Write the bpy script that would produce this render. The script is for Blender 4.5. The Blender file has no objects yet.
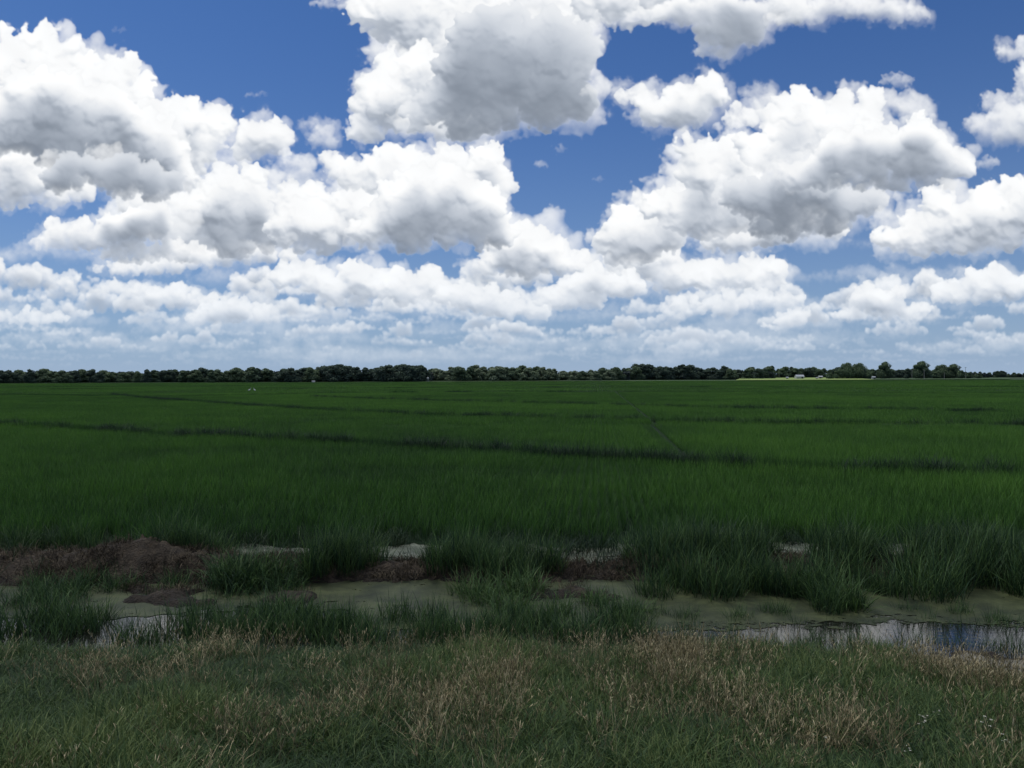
# Flooded rice field under fair-weather cumulus, seen from a grassy verge.
import bpy, math, random
import numpy as np
from mathutils import Matrix, Vector
R = math.radians
scn = bpy.context.scene
col = scn.collection
FOC = 790.0                      # focal length in picture widths of 1024
EYE = 3.0
PITCH, ROLL = R(0.41), R(-0.22)

# ------------------------------------------------------------------ camera
cam_data = bpy.data.cameras.new('camera')
cam = bpy.data.objects.new('camera', cam_data); col.objects.link(cam)
cam_data.sensor_width = 36; cam_data.lens = FOC / 1024 * 36
cam_data.clip_start = 0.1; cam_data.clip_end = 60000
CR = Matrix.Rotation(R(90) - PITCH, 4, 'X') @ Matrix.Rotation(ROLL, 4, 'Z')
cam.matrix_world = Matrix.Translation((0, 0, EYE)) @ CR
scn.camera = cam
scn.view_settings.view_transform = 'Standard'
scn.view_settings.look = 'None'; scn.view_settings.exposure = 0; scn.view_settings.gamma = 1
scn.cycles.max_bounces = 6; scn.cycles.transparent_max_bounces = 24
scn.cycles.diffuse_bounces = 3; scn.cycles.glossy_bounces = 3

# ------------------------------------------------------------------ clouds
# ---- sky canvas: degrees of azimuth/elevation stored on a grid laid out with plate coordinates u,v
S=1.5; X0,X1,Y0,Y1=-330,1350,-330,392
W=int((X1-X0)*S); Hh=int((Y1-Y0)*S)
def white(seed): return np.random.default_rng(seed).standard_normal((Hh,W)).astype(np.float32)
fy=np.fft.fftfreq(Hh)[:,None]; fx=np.fft.rfftfreq(W)[None,:]
def band(seed,wl,ax=1.0,bw=0.55):
    f=np.sqrt((fx*ax)**2+fy**2)+1e-9
    g=np.exp(-(np.log2(f*wl*S)**2)/(2*bw*bw))
    n=np.fft.irfft2(np.fft.rfft2(white(seed))*g,s=(Hh,W)); return (n/n.std()).astype(np.float32)
def blur(a,sy,sx=None):
    sx=sy if sx is None else sx
    g=np.exp(-2*np.pi**2*((fx*sx*S)**2+(fy*sy*S)**2))
    return np.fft.irfft2(np.fft.rfft2(a)*g,s=a.shape).astype(np.float32)
BN=[band(100+i,wl) for i,wl in enumerate((120,60,30,15,8,4.5))]
BM=[band(200+i,wl) for i,wl in enumerate((120,60,30,15,8,4.5))]
YY,XX=np.mgrid[0:Hh,0:W].astype(np.float32)
PY=YY/S+Y0; PX=XX/S+X0
def sample(a,y,x):
    x=np.clip(x,0,W-2.001); y=np.clip(y,0,Hh-2.001); xi=x.astype(np.int32); yi=y.astype(np.int32); fx_=x-xi; fy_=y-yi
    return (a[yi,xi]*(1-fx_)+a[yi,xi+1]*fx_)*(1-fy_)+(a[yi+1,xi]*(1-fx_)+a[yi+1,xi+1]*fx_)*fy_
def smooth(a,b,x):
    t=np.clip((x-a)/(b-a),0,1); return t*t*(3-2*t)
out=np.zeros((Hh,W,4),np.float32)     # premultiplied
def puffs(lumps,r,detail,base):
    P=[]
    for (cx,cy,rx,ry) in lumps:
        # fill the ellipse with first-level balls
        n=max(5,int(3.2*rx/ry*2+4))
        for i in range(n):
            if 1:a=r.uniform(0,2*np.pi); q=np.sqrt(r.uniform(0,1))*0.72
            rr=min(rx,ry)*r.uniform(.38,.62)
            x=cx+q*np.cos(a)*rx; y=cy+q*np.sin(a)*ry; y=y if y<cy else cy+(y-cy)*.45
            P.append((x,y,0.0,rr))
    lv=P; out_=list(P)
    for l in range(detail):
        nx=[]
        for (x,y,z,rr) in lv:
            if rr<2.2: continue
            for k in range(9 if l==0 else 7):
                th=r.uniform(-np.pi,np.pi); ph=np.arccos(r.uniform(0.0,1))
                dx=np.sin(ph)*np.cos(th); dy=np.sin(ph)*np.sin(th); dz=np.cos(ph)
                if dy>0.3 and r.random()<.9: continue     # fewer heads along the underside
                r2=rr*r.uniform(.28,.52)
                nx.append((x+dx*rr*.86,y+dy*rr*.86,z+dz*rr*.86,r2))
        out_+=nx; lv=nx
    return out_
def gb(a,s_):
    # gaussian blur of a window through a padded FFT
    p=int(3*s_*S)+2
    q=np.pad(a,p,mode='edge')
    f1=np.fft.fftfreq(q.shape[0])[:,None]; f2=np.fft.rfftfreq(q.shape[1])[None,:]
    g=np.exp(-2*np.pi**2*((f1*f1+f2*f2)*(s_*S)**2))
    return np.fft.irfft2(np.fft.rfft2(q)*g,s=q.shape)[p:-p,p:-p].astype(np.float32)
def cloud(lumps,seed,detail=2,haze=0.0,dens=1.0,kshade=1.0,warp=1.0,white_=1.0,grey=0.36,wisp=0.0,soft=1.0,tau0=.5):
    r=np.random.default_rng(seed)
    P=puffs(lumps,r,detail,None)
    A=np.array(P,np.float32); pad=34
    xa=int(max(0,((A[:,0]-A[:,3]).min()-pad-X0)*S)); xb=int(min(W,((A[:,0]+A[:,3]).max()+pad-X0)*S))
    ya=int(max(0,((A[:,1]-A[:,3]).min()-pad-Y0)*S)); yb=int(min(Hh,((A[:,1]+A[:,3]).max()+pad-Y0)*S))
    if xb-xa<4 or yb-ya<4: return
    sl=(slice(ya,yb),slice(xa,xb)); h_,w_=yb-ya,xb-xa
    H=np.zeros((h_,w_),np.float32)
    for (x,y,z,rr) in P:
        cx=(x-X0)*S-xa; cy=(y-Y0)*S-ya; R=rr*S
        x0=int(max(0,cx-R)); x1=int(min(w_,cx+R+2)); y0=int(max(0,cy-R)); y1=int(min(h_,cy+R+2))
        if x1<=x0 or y1<=y0: continue
        d=R*R-((np.arange(x0,x1)-cx)**2)[None,:]-((np.arange(y0,y1)-cy)**2)[:,None]
        h=np.where(d>0,np.sqrt(np.maximum(d,0))+z*S,0)
        sub=H[y0:y1,x0:x1]; np.maximum(sub,h,out=sub)
    size=float(np.mean([min(l[2],l[3]) for l in lumps])); sc=min(1,size/40)
    sh=r.integers(0,900,2)
    R_=lambda q:np.roll(q,tuple(sh),(0,1))[sl]
    n=[R_(q) for q in BN]; m_=[R_(q) for q in BM]
    yy,xx=np.mgrid[0:h_,0:w_].astype(np.float32); py=yy/S+ya/S+Y0
    wx=warp*S*(2.2*sc*n[2]+1.3*sc*n[3]+.5*n[4]+.15*n[5]); wy=warp*S*(2.2*sc*m_[2]+1.3*sc*m_[3]+.5*m_[4]+.15*m_[5])
    Hs=gb(H,.7*soft)
    x=np.clip(xx+wx,0,w_-2.001); y=np.clip(yy+wy,0,h_-2.001); xi=x.astype(np.int32); yi=y.astype(np.int32); fx_=x-xi; fy_=y-yi
    Hw=((Hs[yi,xi]*(1-fx_)+Hs[yi,xi+1]*fx_)*(1-fy_)+(Hs[yi+1,xi]*(1-fx_)+Hs[yi+1,xi+1]*fx_)*fy_)/S
    fs=.35+.65*sc; edge=(size*.05*n[1]+size*.05*m_[2]+1.3*sc*n[3]+.5*fs*n[4]+.22*fs*n[5])*(1+3*wisp)
    T=np.maximum(Hw+edge-(.6+5*wisp),0)*np.clip(Hw/3,0,1)
    # lower edges dissolve more softly than the crowns
    up=gb(H,size*.28+1)/S; gy,gx=np.gradient(up); under=np.clip(-gy*S*1.2,0,1)
    alpha=1-np.exp(-dens*T*(.40-.30*under))
    bil=lambda q:1-np.abs(q)*.9
    full=Hw+.6*sc*bil(n[2])+.6*sc*bil(n[3])+.38*fs*bil(n[4])+.07*fs*n[5]
    def light(sig,w):
        B=gb(full,sig); gy,gx=np.gradient(B); gy*=S; gx*=S
        return w*((gy*.78-gx*.25+.60)/np.sqrt(1+gx*gx+gy*gy))
    k=size*.3+2
    lam=light(.9,.16)+light(min(2.4,k),.24)+light(min(6,k*1.2),.28)+light(k*1.6,.32)
    tau=np.cumsum(gb(np.minimum(Hw,size*1.4),3),0)/S; L_=int(size*2.0*S)
    tb=np.zeros_like(tau); tb[L_:]=tau[:-L_] if L_<h_ else 0; tau=(tau-tb)/(size*size*1.15)
    shade=np.exp(-kshade*1.3*np.maximum(tau*(1+.09*n[1]+.05*n[2])-tau0,0))
    shade=.05+.95*gb(shade,size*.10+1)
    ao=np.clip(.5+(full-gb(full,k))/(size*.3+5),0,1); ao2=np.clip(.5+(full-gb(full,2.2))/6,0,1)
    li=(.30+.95*np.clip(lam,0,1))*(.86+.17*ao)*(.93+.09*ao2)
    q=(.42+.58*shade)*li
    q=1-np.exp(-3.6*np.maximum(q,0)**1.7)            # long shoulder: sunlit heads saturate
    gr=grey*.74; val=gr+(white_-gr)*q*(.12+.92*shade)
    val=np.minimum(val,1.0)*(1+.025*m_[1])
    thin=np.exp(-T*.22)*.55; val=val*(1-thin)+thin*.80
    g=np.clip((.95-val)/.7,0,1)
    col=np.stack([val*(.99-.14*g),val*(1-.01*g),val*(1.01+.20*g)],-1)
    hz=np.array([.53,.655,.82],np.float32)
    hzf=np.clip(haze+np.clip((py-245)/135,0,1)**1.5*.52,0,.9)[...,None]
    col=col*(1-hzf)+hz*hzf
    alpha=(alpha*(1-.20*np.clip((py-325)/55,0,1)))[...,None]
    out[sl][...,:3]=out[sl][...,:3]*(1-alpha)+col*alpha
    out[sl][...,3:]=out[sl][...,3:]*(1-alpha)+alpha

def C(l,seed,veil=True,**k):
    if veil and len(l)>1:
        cloud([(x,y+2,rx*1.10+3,ry*1.10+3) for x,y,rx,ry in l],seed+5000,detail=1,dens=.12,wisp=.18,warp=1.1,kshade=.3,grey=.95,soft=2.5,haze=k.get('haze',0))
    cloud(l,seed,**k)
# thin veil low over the horizon
r=np.random.default_rng(77)
for i in range(9):
    y=[250,268,284,300,314,326,338,348,356][i]
    L=[(x+r.uniform(-40,40),y+r.uniform(-8,8),r.uniform(50,110),r.uniform(7,13)) for x in range(X0,X1,95) if r.random()<(.7 if 150<x<700 else .35)]
    if L: cloud(L,700+i,detail=1,dens=.13,wisp=.08,warp=.8,kshade=.5,grey=.7,soft=5)
def far(rows,seed0):
  for row,(y,h,w,step) in rows:
    L=[]; x=X0-20+r.uniform(0,step)
    while x<X1+20:
        p=.92 if y>342 else (.85 if 200<x<640 else (.62 if x<900 else .5))
        if r.random()<p:
            ww=w*r.uniform(.35,1.2); hh=h*r.uniform(.5,1.3); yy=y+r.uniform(-1.1,1.1)*h
            g=[(x,yy,ww,hh*.8)]
            for k in range(r.integers(1,4)): g.append((x+r.uniform(-.6,.6)*ww,yy-hh*r.uniform(.3,1.0),ww*r.uniform(.22,.5),hh*r.uniform(.6,1.1)))
            L.append(g)
        x+=step*r.uniform(.4,1.15)
    for k in range(3):
        cloud(sum(L[k::3],[]),seed0+row*7+k,detail=1 if h<5 else 2,haze=.03,dens=.75,warp=.25+.05*row,white_=.99,grey=.42,kshade=1.2,soft=1.2,tau0=.3)
far(list(enumerate([(366,2.2,24,20),(360,2.8,28,22),(353,3.8,34,28),(345,4.8,38,34),(335,6.2,44,38),(324,8,48,44),(312,9.5,54,52),(299,11,58,62),(285,13,60,84)])),300)
# mid-distance heaps
C([(540,262,62,22),(530,248,36,30),(500,262,30,20)],31,kshade=.9)
C([(350,285,60,22),(420,290,60,22),(300,275,40,20)],32,kshade=1.0,haze=.04)
C([(470,300,60,16),(520,310,50,14)],321,kshade=1.0,haze=.04)
C([(180,300,50,14),(130,290,40,9)],33,haze=.05)
C([(235,310,46,14),(205,318,30,10)],331,haze=.05)
C([(690,280,60,20),(640,262,40,24),(740,275,55,20)],34,kshade=1.0,haze=.03)
C([(600,285,50,18),(570,300,44,14)],341,kshade=1.0,haze=.03)
C([(795,318,20,11),(780,326,26,6)],35,kshade=.5)
C([(880,300,34,18),(900,312,45,12),(850,314,30,8)],36,kshade=.8)
C([(1005,285,50,20),(960,295,40,14)],37,kshade=.9,haze=.05)
C([(760,300,60,12),(700,310,50,12)],371,kshade=.9,haze=.05,dens=.7)
C([(-60,300,60,20),(30,318,50,10)],38,haze=.08)
C([(-2,268,9,10)],39)
# left, middle height
C([(250,255,60,14),(140,268,60,10),(190,262,60,12)],42,kshade=1.3,grey=.36)
C([(180,215,80,32),(240,195,42,26),(215,240,75,24),(265,225,34,35)],41,kshade=1.25,grey=.34,tau0=.35)
C([(90,240,80,14),(50,244,36,9),(70,232,34,14),(140,225,50,24),(150,255,80,14)],411,kshade=1.15,grey=.36,tau0=.35)
# centre, below the big one
C([(345,220,50,40),(310,235,35,30),(300,205,24,24)],43,kshade=.8)
C([(350,172,34,22),(400,175,50,26),(480,178,38,30),(430,170,44,24)],44,kshade=.6,grey=.45)
C([(440,215,80,34),(400,232,66,26),(470,232,50,24),(430,190,60,24)],441,kshade=1.3,grey=.32,tau0=.3)
# big one on the left
C([(30,60,56,34),(-40,80,70,60),(70,80,50,34),(110,90,50,30)],51,kshade=.4,grey=.5,soft=1.3)
C([(-20,175,80,36),(20,195,60,20),(50,190,50,20)],511,kshade=.6,grey=.45,soft=1.3)
C([(170,135,54,36),(205,125,28,22),(190,160,50,26)],512,kshade=.8,grey=.38,soft=1.3)
C([(60,130,100,44),(110,150,90,38),(150,175,60,26),(40,110,60,40)],513,kshade=1.5,grey=.31,soft=1.6,tau0=.18)
C([(100,178,80,22),(150,190,50,18)],514,kshade=1.6,grey=.33,soft=1.6,tau0=.05,white_=.75)
C([(262,140,30,24),(250,150,20,14)],52,kshade=.5)
C([(312,128,16,8),(325,140,14,14)],53,dens=.3,wisp=.2,kshade=.2,soft=2)
C([(290,170,30,20)],54,dens=.2,wisp=.15,kshade=.2,soft=2.5)
# big one overhead in the centre
C([(520,-170,180,60),(650,-60,170,40),(820,-40,120,30)],60,kshade=.8,soft=1.4)
C([(350,-30,60,30),(430,5,90,46),(520,10,80,50),(600,-5,80,40),(450,45,70,44),(530,50,60,40)],61,kshade=.7,grey=.45,soft=1.5)
C([(400,95,48,36),(370,128,34,20),(425,75,40,34),(440,120,50,28)],611,kshade=.7,grey=.42,soft=1.3)
C([(490,75,70,50),(550,92,48,46),(470,118,76,32),(560,50,36,40),(510,45,60,40)],612,kshade=1.7,grey=.36,soft=1.8,tau0=.0,white_=.86)
C([(650,-8,90,24),(600,2,40,24)],613,kshade=.6,grey=.45,soft=1.5)
C([(735,34,44,20),(700,14,60,16),(765,12,50,18),(715,50,26,12)],62,kshade=1.5,grey=.36,soft=1.8,tau0=.1)
C([(880,8,56,16),(820,5,60,14),(910,14,30,12),(800,18,40,12)],63,kshade=.8,dens=.5,wisp=.08,grey=.45,soft=1.6)
C([(340,4,42,7)],64,dens=.5,wisp=.1,kshade=.4,soft=1.5)
# small ones between
C([(675,112,50,24),(705,95,24,20),(640,97,26,12),(740,118,22,14)],65,kshade=.6,soft=1.3)
C([(770,110,26,14),(760,95,20,10),(610,88,24,10)],66,dens=.2,wisp=.15,kshade=.2,soft=2.5)
C([(1015,130,40,22),(980,125,18,12)],67,dens=.3,wisp=.12,kshade=.5,soft=2.2)
C([(1014,50,12,18),(1034,90,22,30)],671,dens=.4,wisp=.1,kshade=.4,soft=2)
C([(900,112,50,24)],68,dens=.25,wisp=.12,kshade=.3,soft=2.5)
# torn scraps drifting in the gaps
for i,(x,y,a,b) in enumerate([(255,95,16,5),(300,165,20,9),(600,180,9,4),(560,150,12,5),(620,205,9,6),(590,238,8,7),(1000,105,24,12),(590,92,16,7),(895,82,20,9),(120,30,14,4),(540,165,10,5),(985,165,16,8)]):
    cloud([(x,y,a,b),(x+a*.5,y-b*.4,a*.5,b*.6)],950+i,detail=2,dens=.30,wisp=.06,warp=1.6,kshade=.2,grey=.7,soft=2.0)
# right hand bank
C([(740,235,60,26),(800,225,60,26)],70,kshade=1.2,grey=.36)
C([(640,235,46,34),(620,255,30,18),(670,205,36,30)],71,kshade=.9,grey=.38)
C([(720,170,46,34),(700,150,26,20),(700,215,60,34),(745,205,50,32)],711,kshade=.9,grey=.38)
C([(855,112,34,24),(800,118,40,24),(770,150,50,30),(830,140,50,30),(900,140,50,26)],712,kshade=.5,grey=.5)
C([(780,195,70,34),(840,205,56,24),(800,225,66,20)],713,kshade=1.6,grey=.30,soft=1.6,tau0=.05,white_=.85)
C([(880,160,86,32),(935,165,46,20),(830,175,60,22),(915,182,60,14)],72,kshade=1.4,grey=.32,soft=1.4,tau0=.22)
C([(960,225,80,32),(1010,210,50,28),(910,240,36,24),(1060,215,60,40),(960,240,80,20)],73,kshade=1.0,grey=.36,soft=1.2)
for i,(x,y) in enumerate([(-230,200),(-180,60),(-250,-80),(120,-120),(1200,120),(1280,-60),(1180,260),(1000,-180),(250,-260),(780,-270)]):
    C([(x,y,90,40),(x+60,y-20,60,34),(x-60,y+5,60,30)],81+i)

def cloud_image():
    """Resample the cloud canvas (a flat plate facing +Y) to azimuth/elevation so that the sky lives in world directions."""
    AZ, EL = 46.0, 40.0
    w, h = 2400, 1050
    az = np.radians((np.arange(w) + .5) / w * 2 * AZ - AZ)[None, :]
    el = np.radians((np.arange(h) + .5) / h * EL)[:, None]
    d = np.stack([np.cos(el) * np.sin(az), np.cos(el) * np.cos(az), np.sin(el) + 0 * az], -1)
    M = np.array(CR.to_3x3())
    c = d @ M                                       # direction in plate axes
    px = 512 + FOC * c[..., 0] / -c[..., 2]; py = 384 - FOC * c[..., 1] / -c[..., 2]
    x = (px - X0) * S; y = (py - Y0) * S
    inside = smooth(2, 90, x) * smooth(2, 90, W - x) * smooth(2, 90, y)
    x = np.clip(x, 0, W - 2.01); y = np.clip(y, 0, Hh - 2.01)
    xi = x.astype(int); yi = y.astype(int); fx_ = (x - xi)[..., None]; fy_ = (y - yi)[..., None]
    im = (out[yi, xi] * (1 - fx_) + out[yi, xi + 1] * fx_) * (1 - fy_) + (out[yi + 1, xi] * (1 - fx_) + out[yi + 1, xi + 1] * fx_) * fy_
    im = im * inside[..., None]
    img = bpy.data.images.new('cumulus', w, h, alpha=True, float_buffer=True)
    img.colorspace_settings.name = 'Non-Color'; img.alpha_mode = 'CHANNEL_PACKED'
    img.pixels.foreach_set(np.ascontiguousarray(im.astype(np.float32)).ravel()); img.update(); img.pack()
    return img, AZ, EL

SUN_EL, SUN_AZ = R(68), R(-60)        # high, a little to the left and ahead
def make_world():
    w = bpy.data.worlds.new("World"); scn.world = w; w.use_nodes = True
    nt = w.node_tree; nt.nodes.clear(); N = nt.nodes.new; L = nt.links.new
    def math_(op, a, b=None, c=None, clamp=False):
        n = N('ShaderNodeMath'); n.operation = op; n.use_clamp = clamp
        for i, v in enumerate((a, b, c)):
            if v is None: continue
            if isinstance(v, (int, float)): n.inputs[i].default_value = v
            else: L(v, n.inputs[i])
        return n.outputs[0]
    tc = N('ShaderNodeTexCoord'); sp = N('ShaderNodeSeparateXYZ'); L(tc.outputs['Generated'], sp.inputs[0])
    x, y, z = sp.outputs
    az = math_('ARCTAN2', x, y); el = math_('ARCSINE', z)
    img, AZ, EL = cloud_image()
    u = math_('MULTIPLY_ADD', az, 1 / (2 * R(AZ)), .5); v = math_('MULTIPLY', el, 1 / R(EL))
    cb = N('ShaderNodeCombineXYZ'); L(u, cb.inputs[0]); L(v, cb.inputs[1])
    it = N('ShaderNodeTexImage'); it.image = img; it.extension = 'CLIP'; it.interpolation = 'Linear'; L(cb.outputs[0], it.inputs[0])
    sky = N('ShaderNodeTexSky'); sky.sky_type = 'NISHITA'; sky.sun_disc = False
    sky.sun_elevation = SUN_EL; sky.sun_rotation = SUN_AZ; sky.altitude = 50; sky.air_density = 1.0; sky.dust_density = 1.2; sky.ozone_density = 2.0
    bg = N('ShaderNodeBackground'); bg.inputs[1].default_value = SKY_STRENGTH
    # paler towards the horizon (summer haze)
    hz = math_('POWER', math_('SUBTRACT', 1.0, math_('MAXIMUM', math_('ABSOLUTE', z), 0.0), clamp=True), 7.0)
    hzc = N('ShaderNodeMix'); hzc.data_type = 'RGBA'; L(math_('MULTIPLY', hz, HAZE), hzc.inputs[0])
    tint = N('ShaderNodeMix'); tint.data_type = 'RGBA'; tint.blend_type = 'MULTIPLY'; tint.inputs[0].default_value = 1
    L(sky.outputs[0], tint.inputs[6]); tint.inputs[7].default_value = SKY_TINT
    L(tint.outputs[2], hzc.inputs[6]); hzc.inputs[7].default_value = tuple(c / SKY_STRENGTH for c in HAZE_COL) + (1,)
    L(hzc.outputs[2], bg.inputs[0])
    # procedural cumulus for the parts of the sky outside the modelled bank
    zz = math_('MAXIMUM', z, 0.06)
    pv = N('ShaderNodeCombineXYZ'); L(math_('DIVIDE', x, zz), pv.inputs[0]); L(math_('DIVIDE', y, zz), pv.inputs[1])
    nz = N('ShaderNodeTexNoise'); nz.inputs['Scale'].default_value = 1.1; nz.inputs['Detail'].default_value = 8; nz.inputs['Roughness'].default_value = .55; L(pv.outputs[0], nz.inputs[0])
    cov = math_('MULTIPLY', math_('SUBTRACT', nz.outputs[0], .47), 9.0, clamp=True)
    inx = math_('MULTIPLY', math_('SUBTRACT', .5, math_('ABSOLUTE', math_('SUBTRACT', u, .5))), 7.0, clamp=True)
    iny = math_('MULTIPLY', math_('SUBTRACT', .92, v), 8.0, clamp=True)
    outside = math_('SUBTRACT', 1.0, math_('MULTIPLY', inx, iny))
    up = math_('MULTIPLY', math_('ADD', z, .02), 12.0, clamp=True)
    cov = math_('MULTIPLY', math_('MULTIPLY', cov, outside), up)
    bc = N('ShaderNodeBackground'); bc.inputs[0].default_value = (.62, .64, .68, 1); bc.inputs[1].default_value = 1
    m1 = N('ShaderNodeMixShader'); L(cov, m1.inputs[0]); L(bg.outputs[0], m1.inputs[1]); L(bc.outputs[0], m1.inputs[2])
    blk = N('ShaderNodeBackground'); blk.inputs[0].default_value = (0, 0, 0, 1)
    m2 = N('ShaderNodeMixShader'); L(it.outputs['Alpha'], m2.inputs[0]); L(m1.outputs[0], m2.inputs[1]); L(blk.outputs[0], m2.inputs[2])
    be = N('ShaderNodeBackground'); L(it.outputs['Color'], be.inputs[0]); be.inputs[1].default_value = 1.0
    ad = N('ShaderNodeAddShader'); L(m2.outputs[0], ad.inputs[0]); L(be.outputs[0], ad.inputs[1])
    o = N('ShaderNodeOutputWorld'); L(ad.outputs[0], o.inputs[0])
    w.cycles.sampling_method = 'MANUAL'; w.cycles.sample_map_resolution = 512
SKY_STRENGTH = 0.057; HAZE = .75; HAZE_COL = (.43, .56, .76); SKY_TINT = (.46, .84, 1.42, 1)
make_world()
sl = bpy.data.lights.new('sun', 'SUN'); sl.energy = 1.8; sl.angle = R(12); sl.color = (1, .96, .9)
sun = bpy.data.objects.new('sun', sl); col.objects.link(sun)
sdir = Vector((math.sin(SUN_AZ) * math.cos(SUN_EL), math.cos(SUN_AZ) * math.cos(SUN_EL), math.sin(SUN_EL)))
sun.rotation_euler = sdir.to_track_quat('Z', 'Y').to_euler()

# ------------------------------------------------------------------ helpers
rg = np.random.default_rng(3)
def tag(o, label=None, cat=None, group=None, kind=None):
    if label: o['label'] = label
    if cat: o['category'] = cat
    if group: o['group'] = group
    if kind: o['kind'] = kind
    return o
def empty(name, loc, rz=0):
    o = bpy.data.objects.new(name, None); o.location = loc; o.rotation_euler = (0, 0, rz); o.empty_display_size = .2
    col.objects.link(o); return o
def mesh_np(name, V, quads=None, tris=None, attrs=None, mat=None, smooth_=False):
    """mesh straight from arrays"""
    V = np.asarray(V, np.float32).reshape(-1, 3)
    q = np.zeros((0, 4), int) if quads is None else np.asarray(quads).reshape(-1, 4)
    t = np.zeros((0, 3), int) if tris is None else np.asarray(tris).reshape(-1, 3)
    me = bpy.data.meshes.new(name)
    me.vertices.add(len(V)); me.vertices.foreach_set('co', V.ravel())
    me.loops.add(q.size + t.size); me.loops.foreach_set('vertex_index', np.concatenate([q.ravel(), t.ravel()]).astype(np.int32))
    me.polygons.add(len(q) + len(t))
    st = np.concatenate([np.arange(len(q)) * 4, q.size + np.arange(len(t)) * 3]).astype(np.int32)
    me.polygons.foreach_set('loop_start', st)
    if smooth_: me.polygons.foreach_set('use_smooth', np.ones(len(q) + len(t), bool))
    me.update(calc_edges=True)
    for k, a in (attrs or {}).items():
        at = me.attributes.new(k, 'FLOAT', 'POINT'); at.data.foreach_set('value', np.asarray(a, np.float32).ravel())
    if mat: me.materials.append(mat)
    return me
def obj(name, me, parent=None, loc=(0, 0, 0)):
    o = bpy.data.objects.new(name, me); col.objects.link(o); o.location = loc
    if parent: o.parent = parent
    return o
class MB:
    """collects boxes and tapered tubes into one mesh"""
    def __init__(s): s.v = []; s.f = []
    def box(s, x0, x1, y0, y1, z0, z1):
        b = len(s.v); s.v += [(x, y, z) for z in (z0, z1) for y in (y0, y1) for x in (x0, x1)]
        s.f += [tuple(b + i for i in q) for q in ((0, 2, 3, 1), (4, 5, 7, 6), (0, 1, 5, 4), (2, 6, 7, 3), (0, 4, 6, 2), (1, 3, 7, 5))]; return s
    def poly(s, pts, faces):
        b = len(s.v); s.v += list(pts); s.f += [tuple(b + i for i in q) for q in faces]; return s
    def tube(s, pts, rad, n=8):
        b = len(s.v); pts = [Vector(p) for p in pts]
        for i, p in enumerate(pts):
            d = (pts[min(i + 1, len(pts) - 1)] - pts[max(i - 1, 0)]).normalized()
            a = d.orthogonal().normalized(); c = d.cross(a)
            for k in range(n):
                t = 2 * math.pi * k / n; s.v.append(tuple(p + (a * math.cos(t) + c * math.sin(t)) * rad[i]))
        for i in range(len(pts) - 1):
            for k in range(n):
                s.f.append((b + i * n + k, b + i * n + (k + 1) % n, b + (i + 1) * n + (k + 1) % n, b + (i + 1) * n + k))
        s.f.append(tuple(b + (len(pts) - 1) * n + k for k in range(n))); s.f.append(tuple(b + n - 1 - k for k in range(n)))
        return s
    def build(s, name, mat, parent=None, smooth_=False):
        me = bpy.data.meshes.new(name); me.from_pydata(s.v, [], s.f); me.update()
        if smooth_: me.polygons.foreach_set('use_smooth', [True] * len(me.polygons))
        me.materials.append(mat); return obj(name, me, parent)
def fnoise(x, y, seed, scale, octaves=4, rough=.5):
    """cheap value noise on arrays, about -1..1"""
    tot = np.zeros(np.broadcast(x, y).shape); a = 1; n = 0
    for o in range(octaves):
        g = np.random.default_rng(seed * 31 + o).uniform(-1, 1, (256, 256))
        X = np.asarray(x) / scale * 2 ** o + 1000.3; Y = np.asarray(y) / scale * 2 ** o + 1000.7
        xi = np.floor(X).astype(int); yi = np.floor(Y).astype(int); fx_ = X - xi; fy_ = Y - yi
        fx_ = fx_ * fx_ * (3 - 2 * fx_); fy_ = fy_ * fy_ * (3 - 2 * fy_); xi &= 255; yi &= 255; xj = (xi + 1) & 255; yj = (yi + 1) & 255
        tot = tot + a * ((g[yi, xi] * (1 - fx_) + g[yi, xj] * fx_) * (1 - fy_) + (g[yj, xi] * (1 - fx_) + g[yj, xj] * fx_) * fy_); n += a; a *= rough
    return tot / n * 1.6

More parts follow.
